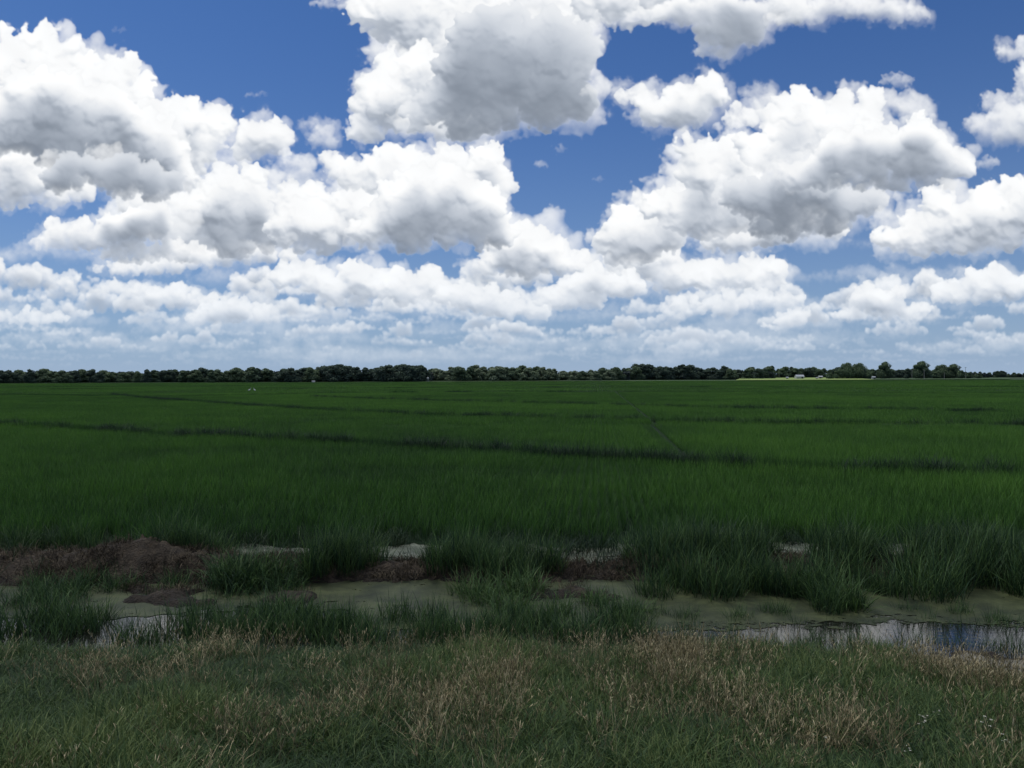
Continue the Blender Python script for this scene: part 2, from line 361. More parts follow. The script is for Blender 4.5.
# ------------------------------------------------------------------ materials
def new_mat(name):
    m = bpy.data.materials.new(name); m.use_nodes = True; nt = m.node_tree; nt.nodes.clear()
    return m, nt, nt.nodes.new, nt.links.new
def ramp(N, stops):
    r = N('ShaderNodeValToRGB'); e = r.color_ramp.elements
    while len(e) < len(stops): e.new(.5)
    for k, (p, c) in enumerate(stops): e[k].position = p; e[k].color = tuple(c) + (1,)
    return r
def leaf_mat(name, stops, attr=None, inst=None, trans=.25, rough=.6, root=None, haze=None):
    """foliage: colour by a stored value plus the instance's own tint; darker at the root of the blade"""
    m, nt, N, L = new_mat(name)
    at = N('ShaderNodeAttribute'); at.attribute_name = attr or 'shade'
    src = at.outputs['Fac']
    if inst:
        ai = N('ShaderNodeAttribute'); ai.attribute_type = 'INSTANCER'; ai.attribute_name = inst
        s_ = N('ShaderNodeMath'); s_.operation = 'ADD'; L(src, s_.inputs[0]); L(ai.outputs['Fac'], s_.inputs[1]); src = s_.outputs[0]
    r = ramp(N, stops); L(src, r.inputs[0]); c = r.outputs[0]
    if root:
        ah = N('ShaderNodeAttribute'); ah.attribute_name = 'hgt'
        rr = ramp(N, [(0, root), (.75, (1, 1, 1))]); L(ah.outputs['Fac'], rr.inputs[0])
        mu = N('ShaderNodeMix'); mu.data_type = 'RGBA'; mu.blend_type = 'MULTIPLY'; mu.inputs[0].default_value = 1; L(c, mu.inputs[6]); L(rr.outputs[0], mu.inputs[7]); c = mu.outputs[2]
    p = N('ShaderNodeBsdfPrincipled'); L(c, p.inputs['Base Color']); p.inputs['Roughness'].default_value = rough; p.inputs['Specular IOR Level'].default_value = .25
    t = N('ShaderNodeBsdfTranslucent'); L(c, t.inputs[0])
    mx = N('ShaderNodeMixShader'); mx.inputs[0].default_value = trans; L(p.outputs[0], mx.inputs[1]); L(t.outputs[0], mx.inputs[2])
    o = N('ShaderNodeOutputMaterial'); L(mx.outputs[0], o.inputs[0]); return m
def plain(name, c, rough=.6, var=.15, scale=3.0, spec=.3, metal=0):
    m, nt, N, L = new_mat(name)
    nz = N('ShaderNodeTexNoise'); nz.inputs['Scale'].default_value = scale; nz.inputs['Detail'].default_value = 5
    tc = N('ShaderNodeTexCoord'); L(tc.outputs['Object'], nz.inputs[0])
    r = ramp(N, [(.3, [k * (1 - var) for k in c]), (.7, [min(1, k * (1 + var)) for k in c])]); L(nz.outputs[0], r.inputs[0])
    p = N('ShaderNodeBsdfPrincipled'); L(r.outputs[0], p.inputs['Base Color']); p.inputs['Roughness'].default_value = rough; p.inputs['Specular IOR Level'].default_value = spec; p.inputs['Metallic'].default_value = metal
    o = N('ShaderNodeOutputMaterial'); L(p.outputs[0], o.inputs[0]); return m

# ------------------------------------------------------------------ blades of grass
def blades(n, px, py, h, w, lean, bend, seed, shade=(0, 1), z0=None, az=None):
    """n bent tapering ribbons rooted at px,py. returns V, quads, tris, shade, hgt"""
    g = np.random.default_rng(seed)
    h = np.broadcast_to(h, (n,)) if np.ndim(h) else np.full(n, h)
    a = g.uniform(0, 2 * np.pi, n) if az is None else az
    ln = np.abs(g.normal(0, lean, n)) + .03; bd = np.abs(g.normal(bend, bend * .5, n))
    t = np.array([0, .38, .72, 1.0]); wd = np.array([.8, 1.0, .62])
    ang = ln[:, None] + bd[:, None] * t[None, :] ** 1.5
    seg = np.diff(t); dx = np.concatenate([np.zeros((n, 1)), np.cumsum(np.sin(ang[:, 1:]) * seg, 1)], 1) * h[:, None]
    dz = np.concatenate([np.zeros((n, 1)), np.cumsum(np.cos(ang[:, 1:]) * seg, 1)], 1) * h[:, None]
    zz = (np.zeros(n) if z0 is None else z0)[:, None] + dz
    cx = px[:, None] + dx * np.cos(a)[:, None]; cy = py[:, None] + dx * np.sin(a)[:, None]
    f = a + np.pi / 2 + g.normal(0, .6, n); ws = w * g.uniform(.7, 1.3, n)
    ox = np.cos(f)[:, None] * ws[:, None] * .5 * wd; oy = np.sin(f)[:, None] * ws[:, None] * .5 * wd
    V = np.zeros((n, 7, 3))
    for i in range(3):
        V[:, 2 * i, 0] = cx[:, i] - ox[:, i]; V[:, 2 * i, 1] = cy[:, i] - oy[:, i]; V[:, 2 * i, 2] = zz[:, i]
        V[:, 2 * i + 1, 0] = cx[:, i] + ox[:, i]; V[:, 2 * i + 1, 1] = cy[:, i] + oy[:, i]; V[:, 2 * i + 1, 2] = zz[:, i]
    V[:, 6] = np.stack([cx[:, 3], cy[:, 3], zz[:, 3]], -1)
    b = (np.arange(n) * 7)[:, None]
    q = np.concatenate([b + np.array([0, 1, 3, 2]), b + np.array([2, 3, 5, 4])]); tr = b + np.array([4, 5, 6])
    s_ = np.repeat(g.uniform(shade[0], shade[1], n), 7); hh = np.tile(np.array([0, 0, .38, .38, .72, .72, 1.]), n)
    return V.reshape(-1, 3), q, tr, s_, hh, np.stack([cx, cy, zz], -1)
def join(parts):
    V, Q, T, S_, H_ = [], [], [], [], []; b = 0
    for p in parts:
        V.append(p[0]); Q.append(p[1] + b); T.append(p[2] + b); S_.append(p[3]); H_.append(p[4]); b += len(p[0])
    return np.concatenate(V), np.concatenate(Q), np.concatenate(T), np.concatenate(S_), np.concatenate(H_)
def seed_heads(tops, seed, n=7, ln=.05, spread=.5, w=.006):
    """short scales round the last part of each stalk"""
    g = np.random.default_rng(seed); m = len(tops)
    a = tops[:, 2]; b = tops[:, 3]
    k = np.tile(np.linspace(.0, 1.0, n), m); A = np.repeat(a, n, 0); B = np.repeat(b, n, 0); P = A + (B - A) * k[:, None]
    return blades(m * n, P[:, 0], P[:, 1], g.uniform(.5, 1, m * n) * ln, w, spread, .3, seed + 1, z0=P[:, 2])
def grass_mesh(name, parts, mat):
    V, Q, T, s_, h_ = join(parts); return mesh_np(name, V, Q, T, {'shade': s_, 'hgt': h_}, mat)

def scatter(name, sources, pts, rot, scale, idx, tint, zs=None):
    """ONE object: a cloud of points, a geometry-nodes tree puts tufts on them"""
    src = bpy.data.collections.new(name + '_tufts')
    for i, me in enumerate(sources): src.objects.link(bpy.data.objects.new('%s_tuft_%02d' % (name, i), me))
    me = bpy.data.meshes.new(name); me.vertices.add(len(pts)); me.vertices.foreach_set('co', np.asarray(pts, np.float32).ravel())
    for k, a in (('rot', rot), ('scl', scale), ('tint', tint), ('zscl', zs if zs is not None else scale)):
        at = me.attributes.new(k, 'FLOAT', 'POINT'); at.data.foreach_set('value', np.asarray(a, np.float32))
    at = me.attributes.new('idx', 'INT', 'POINT'); at.data.foreach_set('value', np.asarray(idx, np.int32))
    me.update(); o = obj(name, me)
    ng = bpy.data.node_groups.new(name + '_scatter', 'GeometryNodeTree')
    ng.interface.new_socket('Geometry', in_out='INPUT', socket_type='NodeSocketGeometry'); ng.interface.new_socket('Geometry', in_out='OUTPUT', socket_type='NodeSocketGeometry')
    N = ng.nodes.new; L = ng.links.new
    gi = N('NodeGroupInput'); go = N('NodeGroupOutput'); ci = N('GeometryNodeCollectionInfo'); ci.inputs['Collection'].default_value = src
    ci.inputs['Separate Children'].default_value = True; ci.inputs['Reset Children'].default_value = True
    def at_(nm, tp):
        n = N('GeometryNodeInputNamedAttribute'); n.data_type = tp; n.inputs['Name'].default_value = nm; return n.outputs['Attribute']
    ip = N('GeometryNodeInstanceOnPoints'); mp = N('GeometryNodeMeshToPoints')
    L(gi.outputs[0], mp.inputs['Mesh']); L(mp.outputs[0], ip.inputs['Points']); L(ci.outputs[0], ip.inputs['Instance']); ip.inputs['Pick Instance'].default_value = True
    L(at_('idx', 'INT'), ip.inputs['Instance Index'])
    cr = N('ShaderNodeCombineXYZ'); L(at_('rot', 'FLOAT'), cr.inputs[2]); L(cr.outputs[0], ip.inputs['Rotation'])
    cs = N('ShaderNodeCombineXYZ'); sc_ = at_('scl', 'FLOAT'); L(sc_, cs.inputs[0]); L(sc_, cs.inputs[1]); L(at_('zscl', 'FLOAT'), cs.inputs[2]); L(cs.outputs[0], ip.inputs['Scale'])
    L(ip.outputs[0], go.inputs[0])
    md = o.modifiers.new('scatter', 'NODES'); md.node_group = ng
    return o

# ------------------------------------------------------------------ the lie of the land
def edge_y(x):                       # where the verge drops into the ditch
    return 8.15 - 1.35 * 1 / (1 + np.exp(-(x - 4.3) * 2.4)) + .10 * fnoise(x, x * 0, 4, .9)
ISL = [(-2.9, 10.75, .4, .07), (-4.4, 10.6, .3, .06), (4.8, 8.1, .5, .07), (5.9, 8.0, .6, .08), (4.1, 8.2, .3, .05), (.8, 10.9, .5, .08), (-4.9, 11.0, .5, .12)]
def land(x, y):
    e = edge_y(x)
    rough = fnoise(x, y, 1, .5, 5, .6)
    verge = .13 + np.clip(e - y, 0, 9) * .15 + .035 * rough
    # shelf of pale silt at the water's edge on the right, dark bank elsewhere
    sh = 1 / (1 + np.exp(-(x - 4.0) * 3))
    shelf = e + .15 + 1.1 * sh
    bank = .12 - .20 * np.clip((y - e) / (.35 + 0 * x), 0, 1) * (1 - sh) - sh * (.06 + .16 * np.clip((y - shelf) / .3, 0, 1))
    z = np.where(y < e, verge, bank + .02 * rough)
    z = np.where(y > shelf + .5, -.13 + .03 * rough, z)
    # mud levee between the two strips of water
    yc = 12.15 + .12 * fnoise(x, x * 0, 7, 1.6); half = 1.0 + .12 * fnoise(x, x * 0 + 5, 8, 1.1)
    hL = .20 + .09 * fnoise(x, x * 0 + 9, 9, 1.4) + .30 * np.exp(-((x + 5.9) / 1.1) ** 2) + .1 * np.exp(-((x + 8.3) / 1.) ** 2)
    hL = hL - .13 * np.exp(-((x - 1.1) / .75) ** 2) - .05 * np.exp(-((x + 1.7) / .6) ** 2)
    t = np.clip(1 - np.abs((y - yc) / half), 0, 1); prof = t * t * (3 - 2 * t)
    wx_ = x + .22 * fnoise(x, y, 15, .5, 3); wy_ = y + .22 * fnoise(x, y, 16, .5, 3); amp = np.clip(.55 + .9 * fnoise(x, y, 18, 1.1, 2), .1, 1.5)
    clod = (1 - np.abs(fnoise(wx_, wy_, 12, .34, 5, .62))) ** 2 * amp * .6; clod2 = fnoise(wx_, wy_, 13, .11, 4, .7) * amp
    z = np.maximum(z, -.13 + (hL + .13) * prof ** .75 + (.16 * clod + .07 * clod2 - .05) * np.clip(prof * 3, 0, 1))
    for (ix, iy, r_, h_) in ISL:
        d = np.sqrt(((x - ix) / 1.7) ** 2 + (y - iy) ** 2) / r_ + .45 * fnoise(x, y, 14, .35, 3)
        z = np.maximum(z, -.13 + (h_ * .8 + .13) * np.exp(-d * d * 1.3) + .06 * clod * np.exp(-d * d) + .02 * clod2 * np.exp(-d * d))
    f = np.clip((y - 13.75 - .15 * fnoise(x, y * 0, 17, 1.2)) / .5, 0, 1)
    z = np.where(y > 13.2, z * (1 - f) + (-.04 + .015 * rough) * f, z)
    return z
def mud_mat():
    m, nt, N, L = new_mat('soil')
    g = N('ShaderNodeNewGeometry'); sp = N('ShaderNodeSeparateXYZ'); L(g.outputs['Position'], sp.inputs[0])
    n1 = N('ShaderNodeTexNoise'); n1.inputs['Scale'].default_value = 5; n1.inputs['Detail'].default_value = 9; n1.inputs['Roughness'].default_value = .65; L(g.outputs['Position'], n1.inputs[0])
    r = ramp(N, [(.3, (.016, .012, .007)), (.5, (.043, .032, .020)), (.72, (.11, .085, .055))]); L(n1.outputs[0], r.inputs[0])
    # wet and dark close to the water
    wet = N('ShaderNodeMapRange'); wet.inputs[1].default_value = 0.0; wet.inputs[2].default_value = .14; wet.inputs[3].default_value = .35; wet.inputs[4].default_value = 1; L(sp.outputs[2], wet.inputs[0])
    mu = N('ShaderNodeMix'); mu.data_type = 'RGBA'; mu.blend_type = 'MULTIPLY'; mu.inputs[0].default_value = 1; L(r.outputs[0], mu.inputs[6]); L(wet.outputs[0], mu.inputs[7])
    si = N('ShaderNodeAttribute'); si.attribute_name = 'silt'; rs = ramp(N, [(.35, (.16, .15, .12)), (.65, (.34, .32, .26))]); L(n1.outputs[0], rs.inputs[0])
    mx = N('ShaderNodeMix'); mx.data_type = 'RGBA'; L(si.outputs['Fac'], mx.inputs[0]); L(mu.outputs[2], mx.inputs[6]); L(rs.outputs[0], mx.inputs[7])
    ve = N('ShaderNodeAttribute'); ve.attribute_name = 'turf'; mv = N('ShaderNodeMix'); mv.data_type = 'RGBA'; L(ve.outputs['Fac'], mv.inputs[0]); L(mx.outputs[2], mv.inputs[6]); mv.inputs[7].default_value = (.022, .030, .014, 1)
    p = N('ShaderNodeBsdfPrincipled'); L(mv.outputs[2], p.inputs['Base Color']); p.inputs['Roughness'].default_value = .8; p.inputs['Specular IOR Level'].default_value = .3
    n2 = N('ShaderNodeTexNoise'); n2.inputs['Scale'].default_value = 34; n2.inputs['Detail'].default_value = 7; L(g.outputs['Position'], n2.inputs[0])
    b = N('ShaderNodeBump'); b.inputs['Strength'].default_value = .9; b.inputs['Distance'].default_value = .07; L(n2.outputs[0], b.inputs['Height']); L(b.outputs[0], p.inputs['Normal'])
    o = N('ShaderNodeOutputMaterial'); L(p.outputs[0], o.inputs[0]); return m
xs = np.arange(-15, 15.01, .05); ys = np.concatenate([np.arange(.5, 7, .15), np.arange(7, 15.6, .05)])
X_, Y_ = np.meshgrid(xs, ys); Z_ = land(X_, Y_)
nx, ny = len(xs), len(ys); ii = (np.arange(ny - 1)[:, None] * nx + np.arange(nx - 1)[None, :]).ravel()
E_ = edge_y(X_)
silt = np.clip((X_ - 3.9) * 1.6 + .6 * fnoise(X_, Y_, 23, .5), 0, 1) * np.clip((Y_ - E_ + .1) * 5, 0, 1) * np.clip((E_ + 1.3 - Y_) * 6, 0, 1)
turf = np.clip((E_ - Y_ - .05) * 4, 0, 1)
SOIL = mud_mat()
me = mesh_np('ground', np.stack([X_, Y_, Z_], -1), quads=np.stack([ii, ii + 1, ii + nx + 1, ii + nx], -1), attrs={'silt': silt, 'turf': turf}, mat=SOIL, smooth_=True)
tag(obj('ground', me), kind='structure')

# open plain out to the horizon, a shade below the field
def plain_mat(name, a, b, scale, rough=.9, stretch=(1, 1, 1)):
    m, nt, N, L = new_mat(name); g = N('ShaderNodeNewGeometry'); mp = N('ShaderNodeMapping'); mp.inputs['Scale'].default_value = stretch; L(g.outputs['Position'], mp.inputs[0])
    n = N('ShaderNodeTexNoise'); n.inputs['Scale'].default_value = scale; n.inputs['Detail'].default_value = 8; n.inputs['Roughness'].default_value = .6; L(mp.outputs[0], n.inputs[0])
    r = ramp(N, [(.32, a), (.68, b)]); L(n.outputs[0], r.inputs[0]); p = N('ShaderNodeBsdfPrincipled'); L(r.outputs[0], p.inputs['Base Color']); p.inputs['Roughness'].default_value = rough; p.inputs['Specular IOR Level'].default_value = .1
    o = N('ShaderNodeOutputMaterial'); L(p.outputs[0], o.inputs[0]); return m
far_soil = plain_mat('far_soil', (.03, .055, .025), (.06, .085, .035), .01)
me = mesh_np('plain', [(-40000, 15.6, -.02), (40000, 15.6, -.02), (40000, 40000, -.02), (-40000, 40000, -.02)], quads=[(0, 1, 2, 3)], mat=far_soil)
tag(obj('plain', me), kind='structure')
me = mesh_np('plain', [(-400, -300, -.16), (400, -300, -.16), (400, 15.6, -.16), (-400, 15.6, -.16)], quads=[(0, 1, 2, 3)], mat=far_soil)
tag(obj('ground', me), kind='structure')
me = mesh_np('verge', [(-400, -300, .9), (400, -300, .9), (400, .5, .95), (-400, .5, .95)], quads=[(0, 1, 2, 3)], mat=far_soil)
tag(obj('verge', me), kind='structure')

# ------------------------------------------------------------------ water and the green scum on it
def water_mat():
    m, nt, N, L = new_mat('ditch_water'); p = N('ShaderNodeBsdfPrincipled'); p.inputs['Base Color'].default_value = (.012, .013, .010, 1); p.inputs['Roughness'].default_value = .04; p.inputs['IOR'].default_value = 1.5
    p.inputs['Specular IOR Level'].default_value = .5
    g = N('ShaderNodeNewGeometry'); mp = N('ShaderNodeMapping'); mp.inputs['Scale'].default_value = (1, 2.2, 1); L(g.outputs['Position'], mp.inputs[0]); n = N('ShaderNodeTexNoise'); n.inputs['Scale'].default_value = 7; n.inputs['Detail'].default_value = 4; L(mp.outputs[0], n.inputs[0])
    b = N('ShaderNodeBump'); b.inputs['Strength'].default_value = .05; b.inputs['Distance'].default_value = .02; L(n.outputs[0], b.inputs['Height']); L(b.outputs[0], p.inputs['Normal'])
    o = N('ShaderNodeOutputMaterial'); L(p.outputs[0], o.inputs[0]); return m
WATER = water_mat()
for y0, y1 in ((7.2, 12.1), (12.14, 18.0)):
    me = mesh_np('ditch_water', [(-15, y0, 0), (15, y0, 0), (15, y1, 0), (-15, y1, 0)], quads=[(0, 1, 2, 3)], mat=WATER); tag(obj('ditch_water', me), kind='structure')
def scum_mat(name, dark, light, thr):
    m, nt, N, L = new_mat(name); g = N('ShaderNodeNewGeometry'); at = N('ShaderNodeAttribute'); at.attribute_name = 'cover'
    mp = N('ShaderNodeMapping'); mp.inputs['Scale'].default_value = (1, 1.5, 1); L(g.outputs['Position'], mp.inputs[0])
    n = N('ShaderNodeTexNoise'); n.inputs['Scale'].default_value = 2.6; n.inputs['Detail'].default_value = 10; n.inputs['Roughness'].default_value = .68; L(mp.outputs[0], n.inputs[0])
    a = N('ShaderNodeMath'); a.operation = 'ADD'; L(n.outputs[0], a.inputs[0]); L(at.outputs['Fac'], a.inputs[1])
    s_ = N('ShaderNodeMapRange'); s_.inputs[1].default_value = thr; s_.inputs[2].default_value = thr + .02; L(a.outputs[0], s_.inputs[0])
    n2 = N('ShaderNodeTexNoise'); n2.inputs['Scale'].default_value = 1.6; n2.inputs['Detail'].default_value = 9; n2.inputs['Roughness'].default_value = .72; n2.inputs['Distortion'].default_value = .35; L(g.outputs['Position'], n2.inputs[0])
    r = ramp(N, [(.36, dark), (.5, [(x + y) / 2.2 for x, y in zip(dark, light)]), (.64, light)]); L(n2.outputs[0], r.inputs[0])
    p = N('ShaderNodeBsdfPrincipled'); L(r.outputs[0], p.inputs['Base Color']); p.inputs['Roughness'].default_value = .58; p.inputs['Specular IOR Level'].default_value = .28
    n3 = N('ShaderNodeTexNoise'); n3.inputs['Scale'].default_value = 60; L(g.outputs['Position'], n3.inputs[0]); b = N('ShaderNodeBump'); b.inputs['Strength'].default_value = .5; b.inputs['Distance'].default_value = .01; L(n3.outputs[0], b.inputs['Height']); L(b.outputs[0], p.inputs['Normal'])
    tr = N('ShaderNodeBsdfTransparent'); mx = N('ShaderNodeMixShader'); L(s_.outputs[0], mx.inputs[0]); L(tr.outputs[0], mx.inputs[1]); L(p.outputs[0], mx.inputs[2])
    o = N('ShaderNodeOutputMaterial'); L(mx.outputs[0], o.inputs[0]); return m
def scum(x0, x1, y0, y1, z, cover, mat, label):
    gx = np.arange(x0, x1 + .01, .1); gy = np.arange(y0, y1 + .01, .1); A, B = np.meshgrid(gx, gy); n_ = len(gx)
    k = (np.arange(len(gy) - 1)[:, None] * n_ + np.arange(n_ - 1)[None, :]).ravel()
    me = mesh_np('pond_scum', np.stack([A, B, A * 0 + z], -1), quads=np.stack([k, k + 1, k + n_ + 1, k + n_], -1), attrs={'cover': cover(A, B)}, mat=mat)
    tag(obj('pond_scum', me), label, 'algae', kind='stuff')
def cov1(A, B):
    c = .16 + 0 * A
    near = 1 / (1 + np.exp(-(9.28 + .12 * fnoise(A, A * 0, 31, .9) - B) * 8))      # the strip of open water nearest the verge
    c -= .42 * near
    c -= .25 * np.exp(-((A - 4.7) / 1.2) ** 2 - ((B - 9.3) / .45) ** 2)
    c -= .24 * np.exp(-((A + 3.0) / 1.1) ** 2 - ((B - 10.2) / .3) ** 2)
    c -= .45 / (1 + np.exp((A + 3.2) * 3)) * (B < 10.0 + .2 * fnoise(A, A * 0, 33, .8))
    return c
scum(-14.9, 14.9, 8.0, 12.0, .006, cov1, scum_mat('scum', (.016, .024, .009), (.075, .090, .036), .5), 'mat of olive green algae floating on the ditch before the mud bank')
scum(-14.9, 14.9, 12.4, 15.5, .005, lambda A, B: .16 + .1 * (A < -4.5) - .07 * (A > -4), scum_mat('pale_scum', (.05, .065, .04), (.20, .22, .16), .5), 'thin pale film of algae on the water strip between mud bank and rice')

# ------------------------------------------------------------------ rice
ROWAZ = R(6.2); ru = np.array([math.sin(ROWAZ), math.cos(ROWAZ)]); rv = np.array([math.cos(ROWAZ), -math.sin(ROWAZ)])
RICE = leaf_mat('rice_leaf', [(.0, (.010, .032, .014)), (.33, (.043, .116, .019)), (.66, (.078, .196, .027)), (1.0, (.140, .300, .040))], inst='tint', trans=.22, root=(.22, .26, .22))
def rice_patch(seed, size, per_row, spacing, w, h):
    g = np.random.default_rng(seed); P = []
    nr = int(round(size / spacing))
    for k in range(nr):
        n = per_row; yy_ = (np.arange(n) + g.uniform(0, 1, n)) / n * size - size / 2; xx_ = np.full(n, (k + .5) * spacing - size / 2) + g.normal(0, spacing * .13, n)
        P.append(np.stack([xx_, yy_], -1))
    P = np.concatenate(P); n = len(P)
    return grass_mesh('rice_tuft', [blades(n, P[:, 0], P[:, 1], g.uniform(.70, 1.04, n) * h, w, .13, .42, seed + 7, shade=(.15, .85))], RICE)
def lattice(size, d0, d1, gap=None):
    """points of a square lattice lined up with the drill rows, inside what the picture can show (plus a margin)"""
    m = int(d1 / size) + 3; a = (np.arange(-m, m) + .5) * size; b = np.arange(int((d0 - 3) / size), m) * size
    A, B = np.meshgrid(a, b); A = A.ravel(); B = B.ravel()
    if gap: A = A + np.where((A > gap[0]) & (B > 25), gap[1], 0)
    x = A * rv[0] + B * ru[0]; y = A * rv[1] + B * ru[1]
    k = (y > d0) & (y < d1) & (np.abs(x) < y * .80 + 3); return x[k], y[k]
TRACK = 2.85 * math.cos(ROWAZ)
# the contour levees: lines of ranker, darker grass that wander across the field
LEVEES = [[(-45, 56), (-31.6, 48.7), (-17, 39.5), (-4.7, 33), (3.2, 27.6), (8.8, 24.3), (14.6, 22.5), (22, 21.2)],
          [(-72, 142), (-46, 105), (-24, 77), (-8.5, 60), (3, 53.5), (11.4, 48), (28.5, 44), (45, 41.5)],
          [(-30, 118), (-6, 92), (10, 78), (17, 70), (40, 60.5), (60, 56)],
          [(-95, 146), (-62, 128), (-48, 130), (-30, 150), (0, 160), (40, 140), (90, 118), (140, 105)],
          [(-150, 230), (-70, 215), (0, 235), (80, 205), (190, 185)], [(-230, 330), (-60, 300), (60, 340), (260, 290)], [(-330, 470), (-60, 440), (100, 470), (360, 420)]]
def seg_dist(x, y, line):
    d = np.full(np.shape(x), 1e9)
    for (ax, ay), (bx, by) in zip(line[:-1], line[1:]):
        t = np.clip(((x - ax) * (bx - ax) + (y - ay) * (by - ay)) / ((bx - ax) ** 2 + (by - ay) ** 2), 0, 1)
        d = np.minimum(d, np.hypot(x - ax - t * (bx - ax), y - ay - t * (by - ay)))
    return d
def levee_mask(x, y):
    m = np.zeros(np.shape(x))
    for i, l in enumerate(LEVEES):
        w = .55 if i < 2 else (.5 if i == 2 else 1.2)
        wob = fnoise(x, y, 40 + i, 9, 3) * w * .5
        m = np.maximum(m, np.clip(1.25 - (seg_dist(x, y, l) + wob) / w, 0, 1))
    return m
def rice_zone(name, size, d0, d1, srcs, gap, label, z=.03):
    x, y = lattice(size, d0, d1, gap); g0 = np.random.default_rng(9)
    kk = (y > 14.6) | (y > 14.0 + .42 * fnoise(x, x * 0 + 3, 53, 1.5, 4) + g0.normal(0, .12, len(x))); x, y = x[kk], y[kk]
    g = np.random.default_rng(int(d0)); n = len(x)
    big = fnoise(x, y, 51, 22, 4); mid = fnoise(x, y, 52, 3.2, 3)
    tint = .12 + .17 * big + .11 * mid + g.normal(0, .05, n)
    if d0 < 20:
        j = y < 15.2; x = x + j * g.normal(0, .14, n); y = y + j * g.normal(0, .12, n)
    lm = levee_mask(x, y); tint = tint - .50 * lm
    scl = np.ones(n) * (1 + .04 * mid); zs = 1 + .10 * mid + .06 * big + g.normal(0, .04, n) + .25 * lm
    front = np.clip((17.5 - y) / 3.5, 0, 1); zs = zs * (1 + .12 * front); tint = tint - .10 * front
    if gap:                          # the wheel track: thin, low rice on both sides of the missing row
        a = x * rv[0] + y * rv[1]; tr = np.exp(-((a - TRACK - .2) / .35) ** 2) * (y > 25); tint = tint - .35 * tr; zs = zs - .35 * tr
    rot = np.full(n, -ROWAZ) + (y < 15.2) * g.uniform(-1.5, 1.5, n) + np.where(g.random(n) < .5, 0, math.pi)
    o = scatter(name, srcs, np.stack([x, y, np.full(n, z)], -1), rot, scl, g.integers(0, len(srcs), n), tint, zs)
    tag(o, label, 'rice', kind='stuff'); return o
near_src = [rice_patch(500 + i, .6, 50, .2, .0062, .54) for i in range(6)]
mid_src = [rice_patch(520 + i, 1.6, 76, .2, .010, .54) for i in range(5)]
far_src = [rice_patch(540 + i, 5, 40, .5, .06, .58) for i in range(4)]
rice_zone('rice', .6, 13.3, 46, near_src, (TRACK, .20), 'young green rice standing in drilled rows beyond the ditch', z=-.01)
rice_zone('rice', 1.6, 46, 150, mid_src, (TRACK, .3), 'even green rice in the middle of the field between the contour levees')
rice_zone('rice', 5, 150, 640, far_src, None, 'far green rice stretching to the foot of the treeline')
# dark green sheet under the canopy: shade between the plants put into its colour
under = plain_mat('under_rice_shade', (.005, .013, .005), (.010, .024, .008), .6)
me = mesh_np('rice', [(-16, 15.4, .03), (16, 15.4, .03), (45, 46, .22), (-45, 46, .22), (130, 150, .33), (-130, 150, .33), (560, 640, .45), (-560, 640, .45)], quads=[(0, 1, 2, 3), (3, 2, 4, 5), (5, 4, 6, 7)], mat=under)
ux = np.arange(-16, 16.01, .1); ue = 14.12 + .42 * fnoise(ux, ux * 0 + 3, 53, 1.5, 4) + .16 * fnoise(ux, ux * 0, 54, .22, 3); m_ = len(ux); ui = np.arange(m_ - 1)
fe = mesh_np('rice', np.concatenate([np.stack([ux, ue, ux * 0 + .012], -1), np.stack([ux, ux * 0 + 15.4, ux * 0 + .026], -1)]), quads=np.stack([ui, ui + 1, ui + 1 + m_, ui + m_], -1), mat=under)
tag(obj('rice_front_shade', fe), 'dark strip along the ragged front edge of the rice, coloured as shade', 'rice', kind='stuff')
tag(obj('rice_gap_shade', me), 'dark green sheet under the rice canopy with its shade painted in', 'rice', kind='stuff')

# levee grass: taller weeds in the near lines
WEED = leaf_mat('weed_leaf', [(.0, (.014, .032, .020)), (.5, (.026, .058, .026)), (1.0, (.060, .100, .035))], inst='tint', trans=.2, root=(.32, .34, .32))
def weed_patch(seed, n, rad, h, w=.010, lean=.28, bend=.7):
    g = np.random.default_rng(seed); a = g.uniform(0, 6.28, n); q = rad * np.sqrt(g.random(n))
    return grass_mesh('weed_tuft', [blades(n, q * np.cos(a), q * np.sin(a), g.uniform(.5, 1.05, n) * h, w, lean, bend, seed + 3)], WEED)
wsrc = [weed_patch(600 + i, 80, .34, .82) for i in range(5)]
P = []
for i, l in enumerate(LEVEES[:3]):
    for (ax, ay), (bx, by) in zip(l[:-1], l[1:]):
        n = int(math.hypot(bx - ax, by - ay) * (3.6 if i == 0 else 2.2)); t = rg.random(n)
        P.append(np.stack([ax + t * (bx - ax) + rg.normal(0, .33, n), ay + t * (by - ay) + rg.normal(0, .33, n)], -1))
P = np.concatenate(P); n = len(P)
keep = fnoise(P[:, 0], P[:, 1], 61, 2.5, 3) > -.45; P = P[keep]; n = len(P)
o = scatter('levee_grass', wsrc, np.concatenate([P, np.full((n, 1), .10)], 1), rg.uniform(0, 6.28, n), rg.uniform(.8, 1.2, n), rg.integers(0, 5, n), rg.normal(-.26, .14, n), rg.uniform(.75, 1.12, n))
tag(o, 'dark bluish weeds along the contour levees that wander across the rice', 'grass', kind='stuff')
